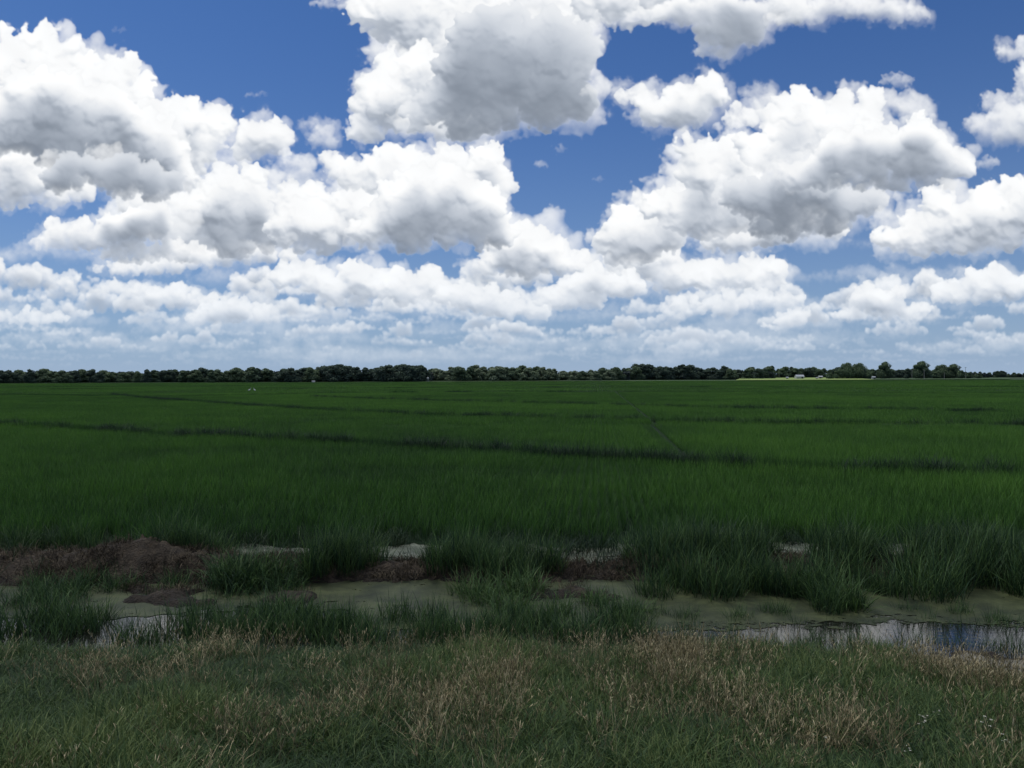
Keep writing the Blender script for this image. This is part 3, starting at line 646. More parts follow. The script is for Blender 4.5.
# dead roots and flattened stalks turned up with the mud
THATCH = leaf_mat('thatch', [(.0, (.018, .014, .008)), (.5, (.050, .039, .024)), (1.0, (.15, .12, .075))], inst='tint', trans=.05, rough=.85)
def thatch_tuft(seed):
    g = np.random.default_rng(seed); n = 26; a = g.uniform(0, 6.28, n); q = .12 * np.sqrt(g.random(n))
    return grass_mesh('thatch_tuft', [blades(n, q * np.cos(a), q * np.sin(a), g.uniform(.05, .17, n), .006, .9, .9, seed + 3)], THATCH)
tt = [thatch_tuft(650 + i) for i in range(5)]; n = 9000; x = rg.uniform(-11, 11, n); y = rg.uniform(11.0, 13.5, n); z = land(x, y)
k = (z > .02) & (fnoise(x, y, 66, .5, 3) > -.35); x, y, z = x[k], y[k], z[k]; n = len(x)
o = scatter('dead_roots', tt, np.stack([x, y, z - .012], -1), rg.uniform(0, 6.28, n), rg.uniform(.6, 1.3, n), rg.integers(0, 5, n), rg.normal(-.1, .2, n))
tag(o, 'tangle of dead brown roots and stalks in the dug-up mud', 'dead grass', kind='stuff')
# a fringe of thin weeds on the mud bank and along the rice edge
fr = [weed_patch(620 + i, 16, .16, .34, .007) for i in range(4)]
n = 2600; x = rg.uniform(-12, 12, n); y = np.where(rg.random(n) < .5, rg.uniform(11.2, 13.3, n), rg.uniform(13.3, 14.5, n)); z = np.where(y > 13.3, .0, land(x, y))
k = ((z > .03) | (y > 13.3)) & (fnoise(x, y, 63, .7, 3) > .12) & ~((x < -3.6) & (x > -8.5) & (y < 13.3) & (rg.random(n) < .85)); x, y, z = x[k], y[k], z[k]; n = len(x)
o = scatter('bank_grass', fr, np.stack([x, y, z - .02], -1), rg.uniform(0, 6.28, n), rg.uniform(.6, 1.2, n) * (1 + .35 * (y > 13.3)), rg.integers(0, 4, n), rg.normal(.0, .2, n))
tag(o, 'thin short weeds sprouting on the brown mud bank', 'grass', kind='stuff')

# ------------------------------------------------------------------ tall clumps one can tell apart
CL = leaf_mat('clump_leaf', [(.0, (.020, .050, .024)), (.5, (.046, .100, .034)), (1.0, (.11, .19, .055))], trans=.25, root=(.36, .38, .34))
def clump_mesh(seed, n, rad, h, w=.010, lean=.22, bend=.5, shade=(0, 1)):
    g = np.random.default_rng(seed); a = g.uniform(0, 6.28, n); q = rad * np.sqrt(g.random(n))
    return grass_mesh('grass_clump', [blades(n, q * np.cos(a), q * np.sin(a) * .7, g.uniform(.42, 1.05, n) * h * (1 - .35 * (q / rad) ** 2), w, lean, bend, seed + 3, shade=shade)], CL)
CM = {'tall': [clump_mesh(700 + i, 170 + 25 * i, .30 + .03 * i, .95, .0095, .20, .5, (-.1, 1.15)) for i in range(5)], 'wide': [clump_mesh(710 + i, 330, .5, .72, .011, lean=.3, bend=.8) for i in range(4)],
      'reed': [clump_mesh(720 + i, 130 + 30 * i, .40, .62, .0085, .2, .5, (-.1, 1.1)) for i in range(5)], 'thin': [clump_mesh(730 + i, 26, .2, .42, .006, .2, .5) for i in range(4)],
      'light': [clump_mesh(740 + i, 230, .40, .72, .012, .3, .8, (.4, 1.1)) for i in range(3)]}
def at_px(px, d): return d * (px - 512) / FOC
def clump(kind, px, d, s, label, group=None):
    x = at_px(px, d); z = float(land(np.array([x]), np.array([d]))[0])
    o = obj('grass_clump', CM[kind][rg.integers(0, len(CM[kind]))], loc=(x, d, max(z, -.06) - .02)); o.rotation_euler = (0, 0, rg.uniform(0, 6.28)); k = rg.uniform(.9, 1.1); o.scale = (s * k, s * k, s * rg.uniform(.9, 1.1))
    tag(o, label, 'grass clump', group); return o
GB = 'tall grass clumps on the mud bank'
def run(kind, pxs, d, dj, s, label, group):
    for px in pxs: clump(kind, px + rg.uniform(-6, 6), d + rg.uniform(-dj, dj), s * rg.uniform(.8, 1.15), label, group)
run('tall', [650, 664, 676, 690, 700, 712, 726, 738, 750, 758, 772, 781, 800, 812, 824, 846], 11.35, .55, .92, 'tall dark grass clump on the mud bank right of centre', 'tall grass clumps on the bank right of centre')
run('tall', [908, 922, 934, 950, 962, 975, 992, 1006, 1018, 1032, 1046, 1060, 1080, 1100], 11.2, .6, 1.05, 'tall dark grass clump on the bank at the right edge of the field', 'tall grass clumps on the bank at the far right')
run('tall', range(446, 560, 13), 11.8, .4, .85, 'upright dark grass clump on the mud bank in the middle of the scene', 'grass clumps on the middle of the mud bank')
run('wide', [224, 238, 250, 262, 276, 290], 11.5, .25, 1.0, 'arching bluish grass clump beside the bare brown mound', 'arching grass clumps beside the brown mound')
run('tall', [306, 318, 330, 342, 354, 368], 11.9, .3, .85, 'upright grass clump on the bank between two stretches of bare mud', 'upright grass clumps left of the middle of the bank')
run('tall', [176, 188, 200, 212, 222], 12.8, .2, .8, 'grass clump growing behind the crest of the brown mound', 'grass clumps behind the brown mound')
run('tall', [-20, 0, 18, 36, 54, 72, 90], 14.0, .25, .85, 'dark grass clump in the water behind the left mud bank', 'dark grass clumps behind the left mud bank')
run('wide', [-60, -30, 15, 40, 75], 10.7, .2, .8, 'low dark grass clump at the foot of the left mud bank', 'low grass clumps at the foot of the left mud bank')
run('reed', [-50, -38, -26, -14, -2, 36, 46, 56, 66, 76, 88, 122, 132, 172, 182, 192, 201, 210, 220, 229, 238, 246, 256, 266, 275, 284, 294, 304, 314, 324], 9.5, .60, 1.0, 'reedy green clump standing in the ditch water left of the verge', 'reedy clumps in the left part of the ditch')
run('reed', range(330, 645, 9), 9.25, .55, .9, 'reedy green clump in the ditch just past the dry straw of the verge', 'reedy clumps in the middle of the ditch')
run('light', [470, 482, 494, 506, 520], 10.6, .4, .85, 'bright green leafy clump growing out of the olive scum mid-ditch', 'bright leafy clumps mid-ditch')
run('light', [598, 625, 705 - 150], 10.2, .3, .7, 'small green clump rising from the scum right of the bright leafy clumps', 'small green clumps in the scum')
run('tall', [795, 880, 893], 10.9, .25, .6, 'short clump rooted at the water line in front of the right-hand bank', 'short clumps at the water line on the right')
run('wide', [30, 62, 95, 120, 172], 11.35, .2, .65, 'small grass clump growing on the front slope of the brown mound', 'small clumps on the front of the brown mound')
run('tall', list(range(636, 775, 13)) + list(range(828, 872, 13)) + list(range(912, 1110, 14)), 12.3, .2, .9, 'upright grass clump on the crest of the bank, right half, hiding the pale water', 'grass clumps on the crest of the bank, right half')
run('tall', list(range(340, 372, 12)) + list(range(436, 534, 15)), 12.4, .2, .8, 'upright grass clump on the bank crest in the middle of the scene', 'grass clumps on the bank crest in the middle')
clump('light', 838, 10.4, 1.05, 'lone bright green clump standing forward of the bank over the mud spit')
clump('tall', 868, 11.2, .8, 'dark clump on the bank just right of the lone bright clump')
run('reed', [722, 748, 781, 804, 836, 868, 893, 930, 958, 990, 1012], 8.75, .2, .5, 'short dark tuft fringing the near side of the bright open water', 'short tufts fringing the open water')
run('reed', [655, 690, 735, 772, 905, 960, 1000], 9.9, .3, .6, 'reedy tuft growing up through the olive algae on the right', 'reedy tufts in the algae on the right')
run('tall', [826, 846, 858], 10.25, .2, .62, 'dark clump beside the lone bright clump over the algae', 'dark clumps beside the lone bright clump')
run('reed', [648, 660, 674, 688, 704], 8.95, .2, .62, 'low reedy clump at the left end of the bright open water', 'low reedy clumps at the left end of the open water')
run('thin', [730, 790, 850, 880, 925, 945, 1000, 1020], 9.6, .35, .8, 'thin tuft poking through the algae in the right half of the ditch', 'thin tufts in the algae on the right')
clump('thin', 712, 14.2 - .4, .9, 'single thin plant standing in the pale water strip')
clump('thin', 818, 9.0, 1.0, 'small sparse plant in the open water left of the mud spit')
clump('thin', 905, 8.9, 1.1, 'sparse plant reflected in the open water below the lone clump')
clump('thin', 150, 10.9, 1.0, 'thin grass plant at the foot of the bare brown mound')
run('thin', [645, 668, 690, 740, 770], 8.95, .12, .9, 'thin blades standing in the bright open water near the verge', 'thin plants in the bright open water')
run('thin', [960, 985, 1010], 9.3, .2, .9, 'thin plant in the water below the right-hand clumps', 'thin plants in the water at the far right')
run('thin', [560, 590, 640], 13.6, .2, .8, 'short plant in the pale strip of water before the rice', 'short plants in the pale water strip')

# ------------------------------------------------------------------ the verge in front
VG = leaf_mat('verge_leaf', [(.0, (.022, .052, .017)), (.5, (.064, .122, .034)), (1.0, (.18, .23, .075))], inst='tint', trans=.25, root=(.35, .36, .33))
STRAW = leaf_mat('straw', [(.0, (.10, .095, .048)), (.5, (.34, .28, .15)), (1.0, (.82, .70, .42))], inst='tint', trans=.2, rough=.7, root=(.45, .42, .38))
def verge_tuft(seed, n, h, w=.0062):
    g = np.random.default_rng(seed); a = g.uniform(0, 6.28, n); q = .15 * np.sqrt(g.random(n))
    return grass_mesh('verge_tuft', [blades(n, q * np.cos(a), q * np.sin(a), g.uniform(.35, 1.05, n) * h, w, .32, .9, seed + 3)], VG)
def straw_tuft(seed, n, h, w=.0032):
    g = np.random.default_rng(seed); a = g.uniform(0, 6.28, n); q = .13 * np.sqrt(g.random(n))
    st = blades(n, q * np.cos(a), q * np.sin(a), g.uniform(.55, 1.05, n) * h, w, .25, .5, seed + 3)
    hd = seed_heads(st[5], seed + 9, 8, .045, .45, .0045)
    lf = blades(n, q * np.cos(a + 1), q * np.sin(a + 1), g.uniform(.3, .7, n) * h, .0045, .4, 1.0, seed + 5, shade=(-.1, .6))
    return grass_mesh('straw_tuft', [st, hd, lf], STRAW)
vs = [verge_tuft(800 + i, 50, .30) for i in range(8)]; ss = [straw_tuft(830 + i, 11, .42) for i in range(7)]
n = 15000; x = rg.uniform(-8.5, 8.5, n); y = rg.uniform(2.2, 8.6, n)
k = (np.abs(x) < y * .8 + 1.2) & (y < edge_y(x) + .12 - .2 * (x > 3.9)); x, y = x[k], y[k]; n = len(x); z = land(x, y)
c1 = fnoise(x, y, 71, .75, 4); c2 = fnoise(x, y, 72, 2.2, 3)
o = scatter('verge_grass', vs, np.stack([x, y, z - .01], -1), rg.uniform(0, 6.28, n), 1 + .2 * c1, rg.integers(0, 8, n), -.05 + .28 * c1 + .18 * c2 + rg.normal(0, .1, n), np.clip(.85 + .38 * c1 + .2 * c2, .35, 1.6))
tag(o, 'rough green grass covering the verge in the foreground', 'grass', kind='stuff')
# dry stalks: a belt along the top of the verge, thicker to the right of the middle, and loose patches lower down
n = 15000; x = rg.uniform(-8, 8, n); y = rg.uniform(3.2, 8.4, n); e = edge_y(x)
u_ = x / y                                         # bearing
belt = np.exp(-((y - (e - .75)) / .75) ** 2) * (.35 + .65 / (1 + np.exp(-(u_ + .2) * 9)))
patch = np.clip(fnoise(x, y, 75, .8, 3) * 3.0 - .5, 0, 1.5)
dens = belt * (.14 + .9 * patch) + .55 * np.exp(-((x - .95) / .5) ** 2 - ((y - 5.55) / .4) ** 2) + .35 * patch * (y > 4.6) * (u_ > -.35) + .05
k = (rg.random(n) < dens * .36) & (y < e + .02 - .3 * (x > 1.2) - .25 * (x > 3.9)) & (np.abs(u_) < .85); x, y = x[k], y[k]; n = len(x); z = land(x, y)
o = scatter('dry_grass', ss, np.stack([x, y, z - .01], -1), rg.uniform(0, 6.28, n), rg.uniform(.75, 1.15, n), rg.integers(0, 7, n), rg.normal(-.05, .22, n), rg.uniform(.65, 1.2, n))
tag(o, 'dry straw-coloured seeding grass along the top of the verge', 'dry grass', kind='stuff')
# broad-leaved weeds and a few white flowers low on the right
WHITE = plain('petal', (.62, .62, .56), .6, .08, 30); PALE = plain('flower_head', (.45, .42, .20), .7, .1, 60); STEM = plain('stem', (.05, .09, .03), .7, .1, 30)
def flower(px, py, s, label, group):
    d = 2.35 * FOC / (py - 377.0); d = (EYE - float(land(np.array([at_px(px, d)]), np.array([d]))[0]) - .33 * s) * FOC / (py - 377.0); x = at_px(px, d)
    z = float(land(np.array([x]), np.array([d]))[0]); g = random.Random(px * 7 + py)
    r_ = empty('wildflower', (x, d, z), g.uniform(0, 6)); r_.scale = (s, s, s); tag(r_, label, 'wildflower', group)
    tips = []
    m = MB(); m.tube([(0, 0, 0), (.01, .01, .15), (.02, .0, .24)], [.004, .003, .002], 5)
    for k in range(4):
        a = g.uniform(0, 6.28); t = (.02 + .045 * math.cos(a), .045 * math.sin(a), g.uniform(.28, .37)); tips.append(t); m.tube([(.018, .0, .22), (t[0] * .7, t[1] * .7, .27), t], [.002, .0015, .0012], 5)
    m.build('stem', STEM, r_)
    for t in tips:
        m = MB(); 
        for j in range(7):
            a = j / 7 * 6.283; c, s_ = math.cos(a), math.sin(a); q = .019
            m.poly([(t[0], t[1], t[2]), (t[0] + q * c * .6 - s_ * .005, t[1] + q * s_ * .6 + c * .005, t[2] + .004), (t[0] + q * c, t[1] + q * s_, t[2] + .001), (t[0] + q * c * .6 + s_ * .005, t[1] + q * s_ * .6 - c * .005, t[2] + .004)], [(0, 1, 2, 3)])
        b = m.build('blossom', WHITE, r_)
        m = MB(); m.tube([(t[0], t[1], t[2] - .003), (t[0], t[1], t[2] + .004), (t[0], t[1], t[2] + .007)], [.004, .006, .003], 6); m.build('flower_head', PALE, b)
GF = 'small white wildflowers in the grass at lower right'
for (px, py, s) in [(925, 718, .5), (935, 713, .4), (922, 727, .45), (987, 728, .6), (907, 759, .4), (828, 742, .35), (1008, 748, .5)]:
    flower(px, py, s, 'small white wildflower in the verge grass at the lower right', GF)

# ------------------------------------------------------------------ trees
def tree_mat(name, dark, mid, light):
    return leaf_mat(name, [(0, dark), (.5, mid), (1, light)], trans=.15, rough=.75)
TM = {'dark': tree_mat('foliage_dark', (.036, .058, .058), (.070, .106, .076), (.13, .18, .105)),  # distance haze is mixed into these bluish leaf tones
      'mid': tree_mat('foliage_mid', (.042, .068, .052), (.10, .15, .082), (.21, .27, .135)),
      'pale': tree_mat('foliage_painted_sun', (.050, .080, .060), (.16, .21, .125), (.36, .42, .25))}  # pale: sunlight on the centre trees painted into the leaf colour
BARK = plain('bark', (.10, .085, .07), .85, .25, 2)
def crown_mesh(seed, w, h, base, mat, n=6000, lobes=26, leaf=.45, dome=1.0):
    """leaf-sized faces clustered on many small lobes; ragged outline, light tops and dark hollows"""
    g = np.random.default_rng(seed); c = []
    for i in range(lobes):
        a = g.uniform(0, 6.28); t = (i + g.uniform(0, 1)) / lobes; prof = (1 - t ** (2.4 * dome)) ** .5 * .95 + .05
        q = prof * w * .5 * g.uniform(.25, .72); c.append((q * math.cos(a), q * math.sin(a), base + t * (h - base) * .86 + .8, g.uniform(.20, .32) * w * (1 - .45 * t)))
    c = np.array(c); k = g.integers(0, lobes, n); d = g.normal(0, 1, (n, 3)); d /= np.linalg.norm(d, axis=1)[:, None]
    rr = g.uniform(.55, 1.08, n) ** .6; P = c[k, :3] + d * (c[k, 3] * rr)[:, None] * np.array([1, 1, .85]); P[:, 2] = np.maximum(P[:, 2], .3)
    nrm = d + g.normal(0, .55, (n, 3)); nrm /= np.linalg.norm(nrm, axis=1)[:, None]
    t1 = np.cross(nrm, g.normal(0, 1, (n, 3))); t1 /= np.linalg.norm(t1, axis=1)[:, None]; t2 = np.cross(nrm, t1); s_ = leaf * g.uniform(.5, 1.2, n)[:, None]
    V = np.stack([P - t1 * s_, P - t2 * s_ * .7, P + t1 * s_, P + t2 * s_ * .7], 1).reshape(-1, 3)
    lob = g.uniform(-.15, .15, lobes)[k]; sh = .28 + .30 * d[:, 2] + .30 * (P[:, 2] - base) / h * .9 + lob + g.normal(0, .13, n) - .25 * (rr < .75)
    return mesh_np('crown', V, np.arange(n * 4).reshape(-1, 4), attrs={'shade': np.repeat(sh, 4)}, mat=TM[mat])
def trunk_mesh(seed, h, r0, spread):
    g = random.Random(seed); m = MB(); m.tube([(0, 0, -.3), (0, 0, .4), (g.uniform(-.2, .2), g.uniform(-.2, .2), h * .35), (g.uniform(-.4, .4), g.uniform(-.4, .4), h * .72)], [r0 * 1.3, r0, r0 * .75, r0 * .25], 8)
    for k in range(6):
        a = k * 1.05 + g.uniform(-.3, .3); z0 = h * g.uniform(.2, .5); q = spread * g.uniform(.5, .9)
        m.tube([(0, 0, z0), (q * .45 * math.cos(a), q * .45 * math.sin(a), z0 + h * .13), (q * math.cos(a), q * math.sin(a), z0 + h * g.uniform(.2, .34))], [r0 * .45, r0 * .28, r0 * .08], 6)
    me = bpy.data.meshes.new('trunk'); me.from_pydata(m.v, [], m.f); me.materials.append(BARK); return me
KINDS = {}
def kinds(key, mat, specs, **k):
    KINDS[key] = [(crown_mesh(900 + hash_(key) + i, w, h, b, mat, **k), trunk_mesh(950 + i, h, .035 * h * .8, w * .35), w, h) for i, (w, h, b) in enumerate(specs)]
def hash_(s_): return sum(ord(c) * (i + 1) for i, c in enumerate(s_)) % 997
SP = [(10, 13.5, .8), (12, 12, .6), (8.5, 14.5, 1.0), (11, 13, .8), (13, 14, .8)]
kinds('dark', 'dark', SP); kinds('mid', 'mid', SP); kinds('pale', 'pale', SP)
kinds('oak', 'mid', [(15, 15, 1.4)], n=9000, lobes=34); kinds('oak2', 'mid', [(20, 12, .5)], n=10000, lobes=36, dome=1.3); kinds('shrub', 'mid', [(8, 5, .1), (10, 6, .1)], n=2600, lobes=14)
def tree(key, px, d, base_z, hpx, wpx=None, label='', group=None, name='tree', cat='tree'):
    """hpx / wpx: how tall and wide it stands, in thousandths of the view at that distance"""
    c, t, w, h = KINDS[key][rg.integers(0, len(KINDS[key]))]
    H_ = hpx * d / FOC; s = H_ / h * (1.0 if wpx is None else 1.12); sx = s * rg.uniform(1.2, 1.75) if wpx is None else wpx * d / FOC / w
    r_ = empty(name, (at_px(px, d), d, base_z), rg.uniform(0, 6.28) if wpx is None else 0); r_.scale = (sx, sx if wpx is None else (sx + s) / 2, s)
    tag(r_, label, cat, group)
    for nm, me in (('trunk', t), ('crown', c)):
        o = obj(nm, me, r_)
    return r_
def row(a, b, step, d, dj, h0, h1, keys, label, group, z=0.0):
    px = a
    while px < b:
        tree(keys[rg.integers(0, len(keys))], px, d + rg.uniform(-dj, dj), z, rg.uniform(h0, h1) * (1 + .16 * float(fnoise(np.array([px]), np.array([0.]), 91, 26, 3)[0])), None, label, group); px += step * .85 * rg.uniform(.65, 1.35)
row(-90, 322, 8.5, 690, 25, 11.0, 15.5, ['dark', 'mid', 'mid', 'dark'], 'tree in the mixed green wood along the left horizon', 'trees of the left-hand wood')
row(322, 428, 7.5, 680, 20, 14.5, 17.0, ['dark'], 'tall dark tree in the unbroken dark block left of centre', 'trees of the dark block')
row(432, 622, 8.0, 720, 25, 10.5, 14.5, ['pale', 'pale', 'mid'], 'tree at the centre of the treeline, sunlight painted into its pale green', 'centre trees painted as sunlit')
row(610, 640, 7.0, 900, 25, 10.5, 12.5, ['dark', 'mid'], 'dark tree just right of the pale stretch of the treeline', 'dark trees right of the pale stretch')
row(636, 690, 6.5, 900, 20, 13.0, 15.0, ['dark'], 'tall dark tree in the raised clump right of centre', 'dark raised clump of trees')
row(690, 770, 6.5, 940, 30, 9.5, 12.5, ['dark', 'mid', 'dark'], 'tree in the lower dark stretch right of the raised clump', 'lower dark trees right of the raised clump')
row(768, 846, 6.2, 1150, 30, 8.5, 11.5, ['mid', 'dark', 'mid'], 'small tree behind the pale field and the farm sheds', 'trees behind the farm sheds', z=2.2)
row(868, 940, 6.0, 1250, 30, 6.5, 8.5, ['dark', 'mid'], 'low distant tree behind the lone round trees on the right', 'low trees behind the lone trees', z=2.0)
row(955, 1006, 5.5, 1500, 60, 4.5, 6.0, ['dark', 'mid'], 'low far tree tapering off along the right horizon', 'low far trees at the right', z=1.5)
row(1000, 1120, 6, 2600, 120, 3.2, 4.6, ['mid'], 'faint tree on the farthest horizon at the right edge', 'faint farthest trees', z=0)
tree('oak', 838.5, 862, 1.2, 8.5, 11, 'lower tree at the left end of the broad domed grove'); tree('oak2', 848, 866, 1.2, 12.8, 19, 'broad domed tree right of the farm sheds')
tree('oak2', 860, 868, 1.2, 12.5, 20, 'second broad crown closing the right half of the domed grove')
tree('oak', 884.5, 860, 1.2, 14.8, 15.5, 'lone tall round tree right of the broad grove')
tree('oak', 921, 850, 1.2, 15.2, 20, 'tallest round tree of the right-hand farmstead, beside the pole')
tree('oak2', 943, 872, 1.2, 11.0, 20, 'broad tree between the round farm tree and the grove end'); tree('oak', 953, 868, 1.2, 12.6, 18, 'domed tree at the right end of the farm grove')
tree('mid', 997.5, 1300, 1.2, 6.2, 7, 'small rounded tree standing up from the far low line at right')
tree('dark', 908, 856, 1.2, 9.0, 7, 'narrow dark tree at the left foot of the tallest round tree')
for px, w, h, l in [(934, 13, 4.6, 'low bush right of the tallest round tree'), (968, 11, 4.3, 'low bush right of the farm grove'), (978, 9, 3.6, 'small bush farthest right in front of the low line'), (830, 10, 4.0, 'low bush beside the small shed'), (869, 7, 5.5, 'bush filling the gap right of the domed grove'), (961, 9, 6.0, 'dense bush against the end of the farm grove')]:
    tree('shrub', px, 846, 1.3, h, w, l, None, 'bush', 'bush')
# the solid mass of the wood behind the front row
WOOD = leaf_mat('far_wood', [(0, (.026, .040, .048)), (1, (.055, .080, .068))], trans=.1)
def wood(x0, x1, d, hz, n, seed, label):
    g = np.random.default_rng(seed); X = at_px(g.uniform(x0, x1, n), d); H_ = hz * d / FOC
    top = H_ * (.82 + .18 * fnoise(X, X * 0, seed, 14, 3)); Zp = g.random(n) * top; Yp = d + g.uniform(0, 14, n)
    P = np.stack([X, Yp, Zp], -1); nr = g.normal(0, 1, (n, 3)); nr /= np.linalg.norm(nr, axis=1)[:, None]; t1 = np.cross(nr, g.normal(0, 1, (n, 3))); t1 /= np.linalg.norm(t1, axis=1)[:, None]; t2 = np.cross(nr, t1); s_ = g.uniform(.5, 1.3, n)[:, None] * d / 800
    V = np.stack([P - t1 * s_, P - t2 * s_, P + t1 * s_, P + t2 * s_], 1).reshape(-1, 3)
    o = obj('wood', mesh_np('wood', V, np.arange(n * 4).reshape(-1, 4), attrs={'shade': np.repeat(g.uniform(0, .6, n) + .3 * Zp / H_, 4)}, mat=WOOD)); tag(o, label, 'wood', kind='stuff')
wood(-110, 432, 712, 12.3, 42000, 5, 'dark depth of the wood behind the left treeline'); wood(428, 630, 745, 10.8, 16000, 6, 'dark depth of the wood behind the pale trees'); wood(618, 775, 950, 9.0, 12000, 7, 'dark depth of the wood right of centre')
wood(765, 990, 1300, 5.5, 12000, 8, 'low dark wood far behind the farm'); wood(985, 1130, 2700, 3.0, 5000, 9, 'faint strip of wood on the farthest horizon')

# ------------------------------------------------------------------ far field, sunlight painted into its colour, and the farmstead
PF = plain_mat('painted_sun_crop', (.20, .28, .08), (.32, .40, .13), .03, stretch=(1, .3, 1)); GF2 = plain_mat('grey_green_crop', (.045, .085, .035), (.08, .12, .05), .02)
def band(name, a, b, d0, d1, z0, z1, mat, a2=None, b2=None):
    a2 = a if a2 is None else a2; b2 = b if b2 is None else b2
    me = mesh_np(name, [(at_px(a, d0), d0, z0), (at_px(b, d0), d0, z0), (at_px(b2, d1), d1, z1), (at_px(a2, d1), d1, z1)], quads=[(0, 1, 2, 3)], mat=mat); tag(obj(name, me), kind='structure')
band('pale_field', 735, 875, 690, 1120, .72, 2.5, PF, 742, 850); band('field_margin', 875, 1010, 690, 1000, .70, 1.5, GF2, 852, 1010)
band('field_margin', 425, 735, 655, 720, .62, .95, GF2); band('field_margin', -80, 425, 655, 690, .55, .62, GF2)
WALL = plain('white_boards', (.46, .46, .45), .7, .06, 2); ROOF = plain('metal_roof', (.42, .44, .46), .45, .1, 1.5); TAN = plain('tan_boards', (.36, .34, .30), .7, .1, 2); DOOR = plain('dark_door', (.06, .06, .06), .6, .1, 3)
def shed(px, d, z, w, dp, hw, hr, wall, label, door=.3):
    x = at_px(px, d); r_ = empty('shed', (x, d, z)); tag(r_, label, 'shed')
    MB().box(-w / 2, w / 2, 0, dp, -.3, hw).poly([(-w / 2, 0, hw), (-w / 2, dp, hw), (-w / 2, dp / 2, hr), (w / 2, 0, hw), (w / 2, dp, hw), (w / 2, dp / 2, hr)], [(0, 1, 2), (3, 5, 4)]).build('wall', wall, r_)
    m = MB(); e = .35; t = .12
    for s_ in (0, 1):
        y0 = -e if s_ == 0 else dp + e; zz = hw - e * (hr - hw) / (dp / 2)
        m.poly([(-w / 2 - e, y0, zz + .01), (w / 2 + e, y0, zz + .01), (w / 2 + e, dp / 2, hr + .01), (-w / 2 - e, dp / 2, hr + .01), (-w / 2 - e, y0, zz + t), (w / 2 + e, y0, zz + t), (w / 2 + e, dp / 2, hr + t), (-w / 2 - e, dp / 2, hr + t)], [(0, 1, 2, 3), (4, 5, 6, 7), (0, 1, 5, 4), (1, 2, 6, 5), (0, 3, 7, 4)])
    m.build('roof', ROOF, r_)
    MB().box(w * (door - .5) - 1, w * (door - .5) + 1, -.05, .0, -.2, min(2.3, hw * .85)).build('door', DOOR, r_)
shed(800.5, 880, 1.6, 8.5, 7, 2.3, 4.1, WALL, 'white farm building with a pale gabled roof at the edge of the pale field', .75)
shed(821, 900, 1.6, 4.2, 4, 1.9, 2.9, TAN, 'small tan shed just right of the white farm building'); shed(787.5, 885, 1.5, 2.4, 2.2, 1.3, 1.9, WALL, 'tiny white hut left of the white farm building')
shed(874, 838, 1.3, 3.2, 3, 1.5, 2.3, WALL, 'small white hut left of the lone tall round tree', .7); shed(817, 870, 1.5, 1.8, 1.6, .9, 1.3, WALL, 'low white hut between the farm building and tan shed')
POLE = plain('weathered_pole', (.26, .25, .23), .8, .15, 1)
def pole(px, d, z, h, label, arm=True, th=.22):
    r_ = empty('utility_pole', (at_px(px, d), d, z)); tag(r_, label, 'utility pole')
    MB().tube([(0, 0, -.5), (0, 0, h * .5), (0, 0, h)], [th, th * .85, th * .65], 8).build('pole', POLE, r_)
    if arm:
        MB().box(-1.2, 1.2, -.32, -.18, h - .75, h - .55).build('crossarm', POLE, r_)
        for q in (-1.05, -.35, .35, 1.05): MB().tube([(q, -.25, h - .545), (q, -.25, h - .42), (q, -.25, h - .3)], [.06, .08, .04], 6).build('insulator', WALL, r_)
pole(924.2, 835, 1.2, 9.5, 'pale utility pole in front of the tallest round tree', True, .3); pole(965.5, 840, 1.2, 12.0, 'tall utility pole with crossarm right of the farm grove')
pole(944.3, 835, 1.2, 6.0, 'short pale pole in front of the broad farm tree', False, .28); pole(912, 835, 1.2, 9.0, 'pole half hidden left of the tallest round tree', True, .22); pole(779, 1000, 1.8, 6.5, 'thin pole in the pale field left of the farm sheds', False, .2)
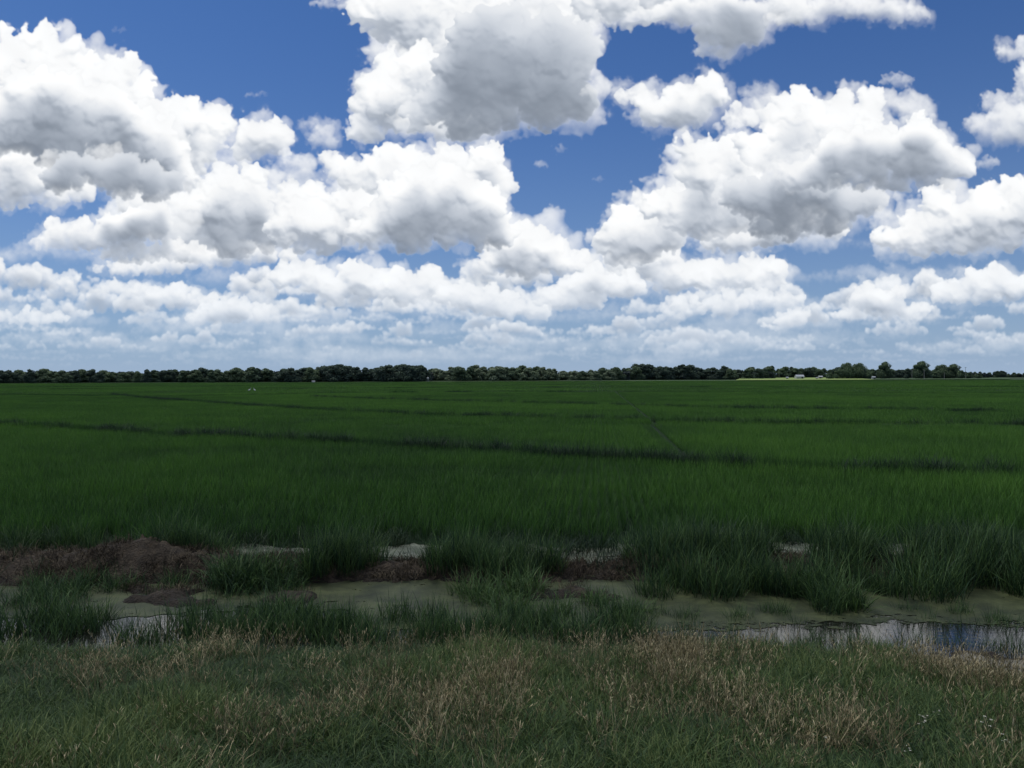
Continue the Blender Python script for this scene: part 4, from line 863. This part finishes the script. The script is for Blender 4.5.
# white pump tank on a frame before the treeline
GREY = plain('galvanised', (.35, .36, .36), .4, .1, 2)
r_ = empty('tank', (at_px(428, 660), 660, .3)); tag(r_, 'small white tank on a grey frame where the dark and pale trees meet', 'tank')
MB().tube([(0, 0, 2.2), (0, 0, 2.5), (0, 0, 3.6), (0, 0, 3.9)], [.5, .85, .85, .4], 14).build('barrel', WALL, r_, True)
for sx, sy in ((-1, -1), (1, -1), (1, 1), (-1, 1)): MB().tube([(sx * .8, sy * .8, -.4), (sx * .65, sy * .65, 1), (sx * .55, sy * .55, 2.35)], [.09, .09, .09], 6).build('leg', GREY, r_)
r_ = empty('pump_house', (at_px(313.5, 650), 650, .45)); tag(r_, 'small low white pump box at the field edge before the dark trees', 'pump box')
MB().box(-1.25, 1.25, -.6, .6, -.3, .85).build('wall', WALL, r_); MB().poly([(-1.4, -.75, .86), (1.4, -.75, .86), (1.4, .75, .86), (-1.4, .75, .86), (-1.2, 0, 1.2), (1.2, 0, 1.2)], [(0, 1, 2, 3), (0, 1, 5, 4), (2, 3, 4, 5), (1, 2, 5), (3, 0, 4)]).build('roof', ROOF, r_)
# white egrets on the levee, far left of centre
FEATHER = plain('feathers', (.8, .8, .78), .8, .03, 5); BEAK = plain('beak', (.5, .35, .05), .5, .05, 5); LEGM = plain('bird_leg', (.03, .03, .03), .6, .05, 5)
def egret(px, d, z, rz, label, group):
    r_ = empty('egret', (at_px(px, d), d, z), rz); tag(r_, label, 'bird', group)
    m = MB(); m.tube([(-.34, 0, .40), (-.24, 0, .47), (-.08, 0, .55), (.08, 0, .60), (.16, 0, .66), (.14, 0, .76), (.20, 0, .86), (.25, 0, .93), (.30, 0, .95), (.33, 0, .945)], [.015, .06, .11, .10, .055, .035, .03, .032, .038, .02], 10)
    b = m.build('egret_body', FEATHER, r_, True)
    MB().tube([(.32, 0, .945), (.38, 0, .935), (.44, 0, .92)], [.016, .01, .003], 6).build('beak', BEAK, r_)
    for s_ in (-.04, .04): MB().tube([(-.02, s_, .48), (-.05, s_, .26), (0, s_, 0)], [.014, .009, .009], 6).build('leg', LEGM, r_)
egret(249.5, 166, .25, 0, 'left one of two white egrets standing by the far levee', 'white egrets'); egret(254.5, 167, .22, 2.6, 'right one of two white egrets standing by the far levee', 'white egrets')
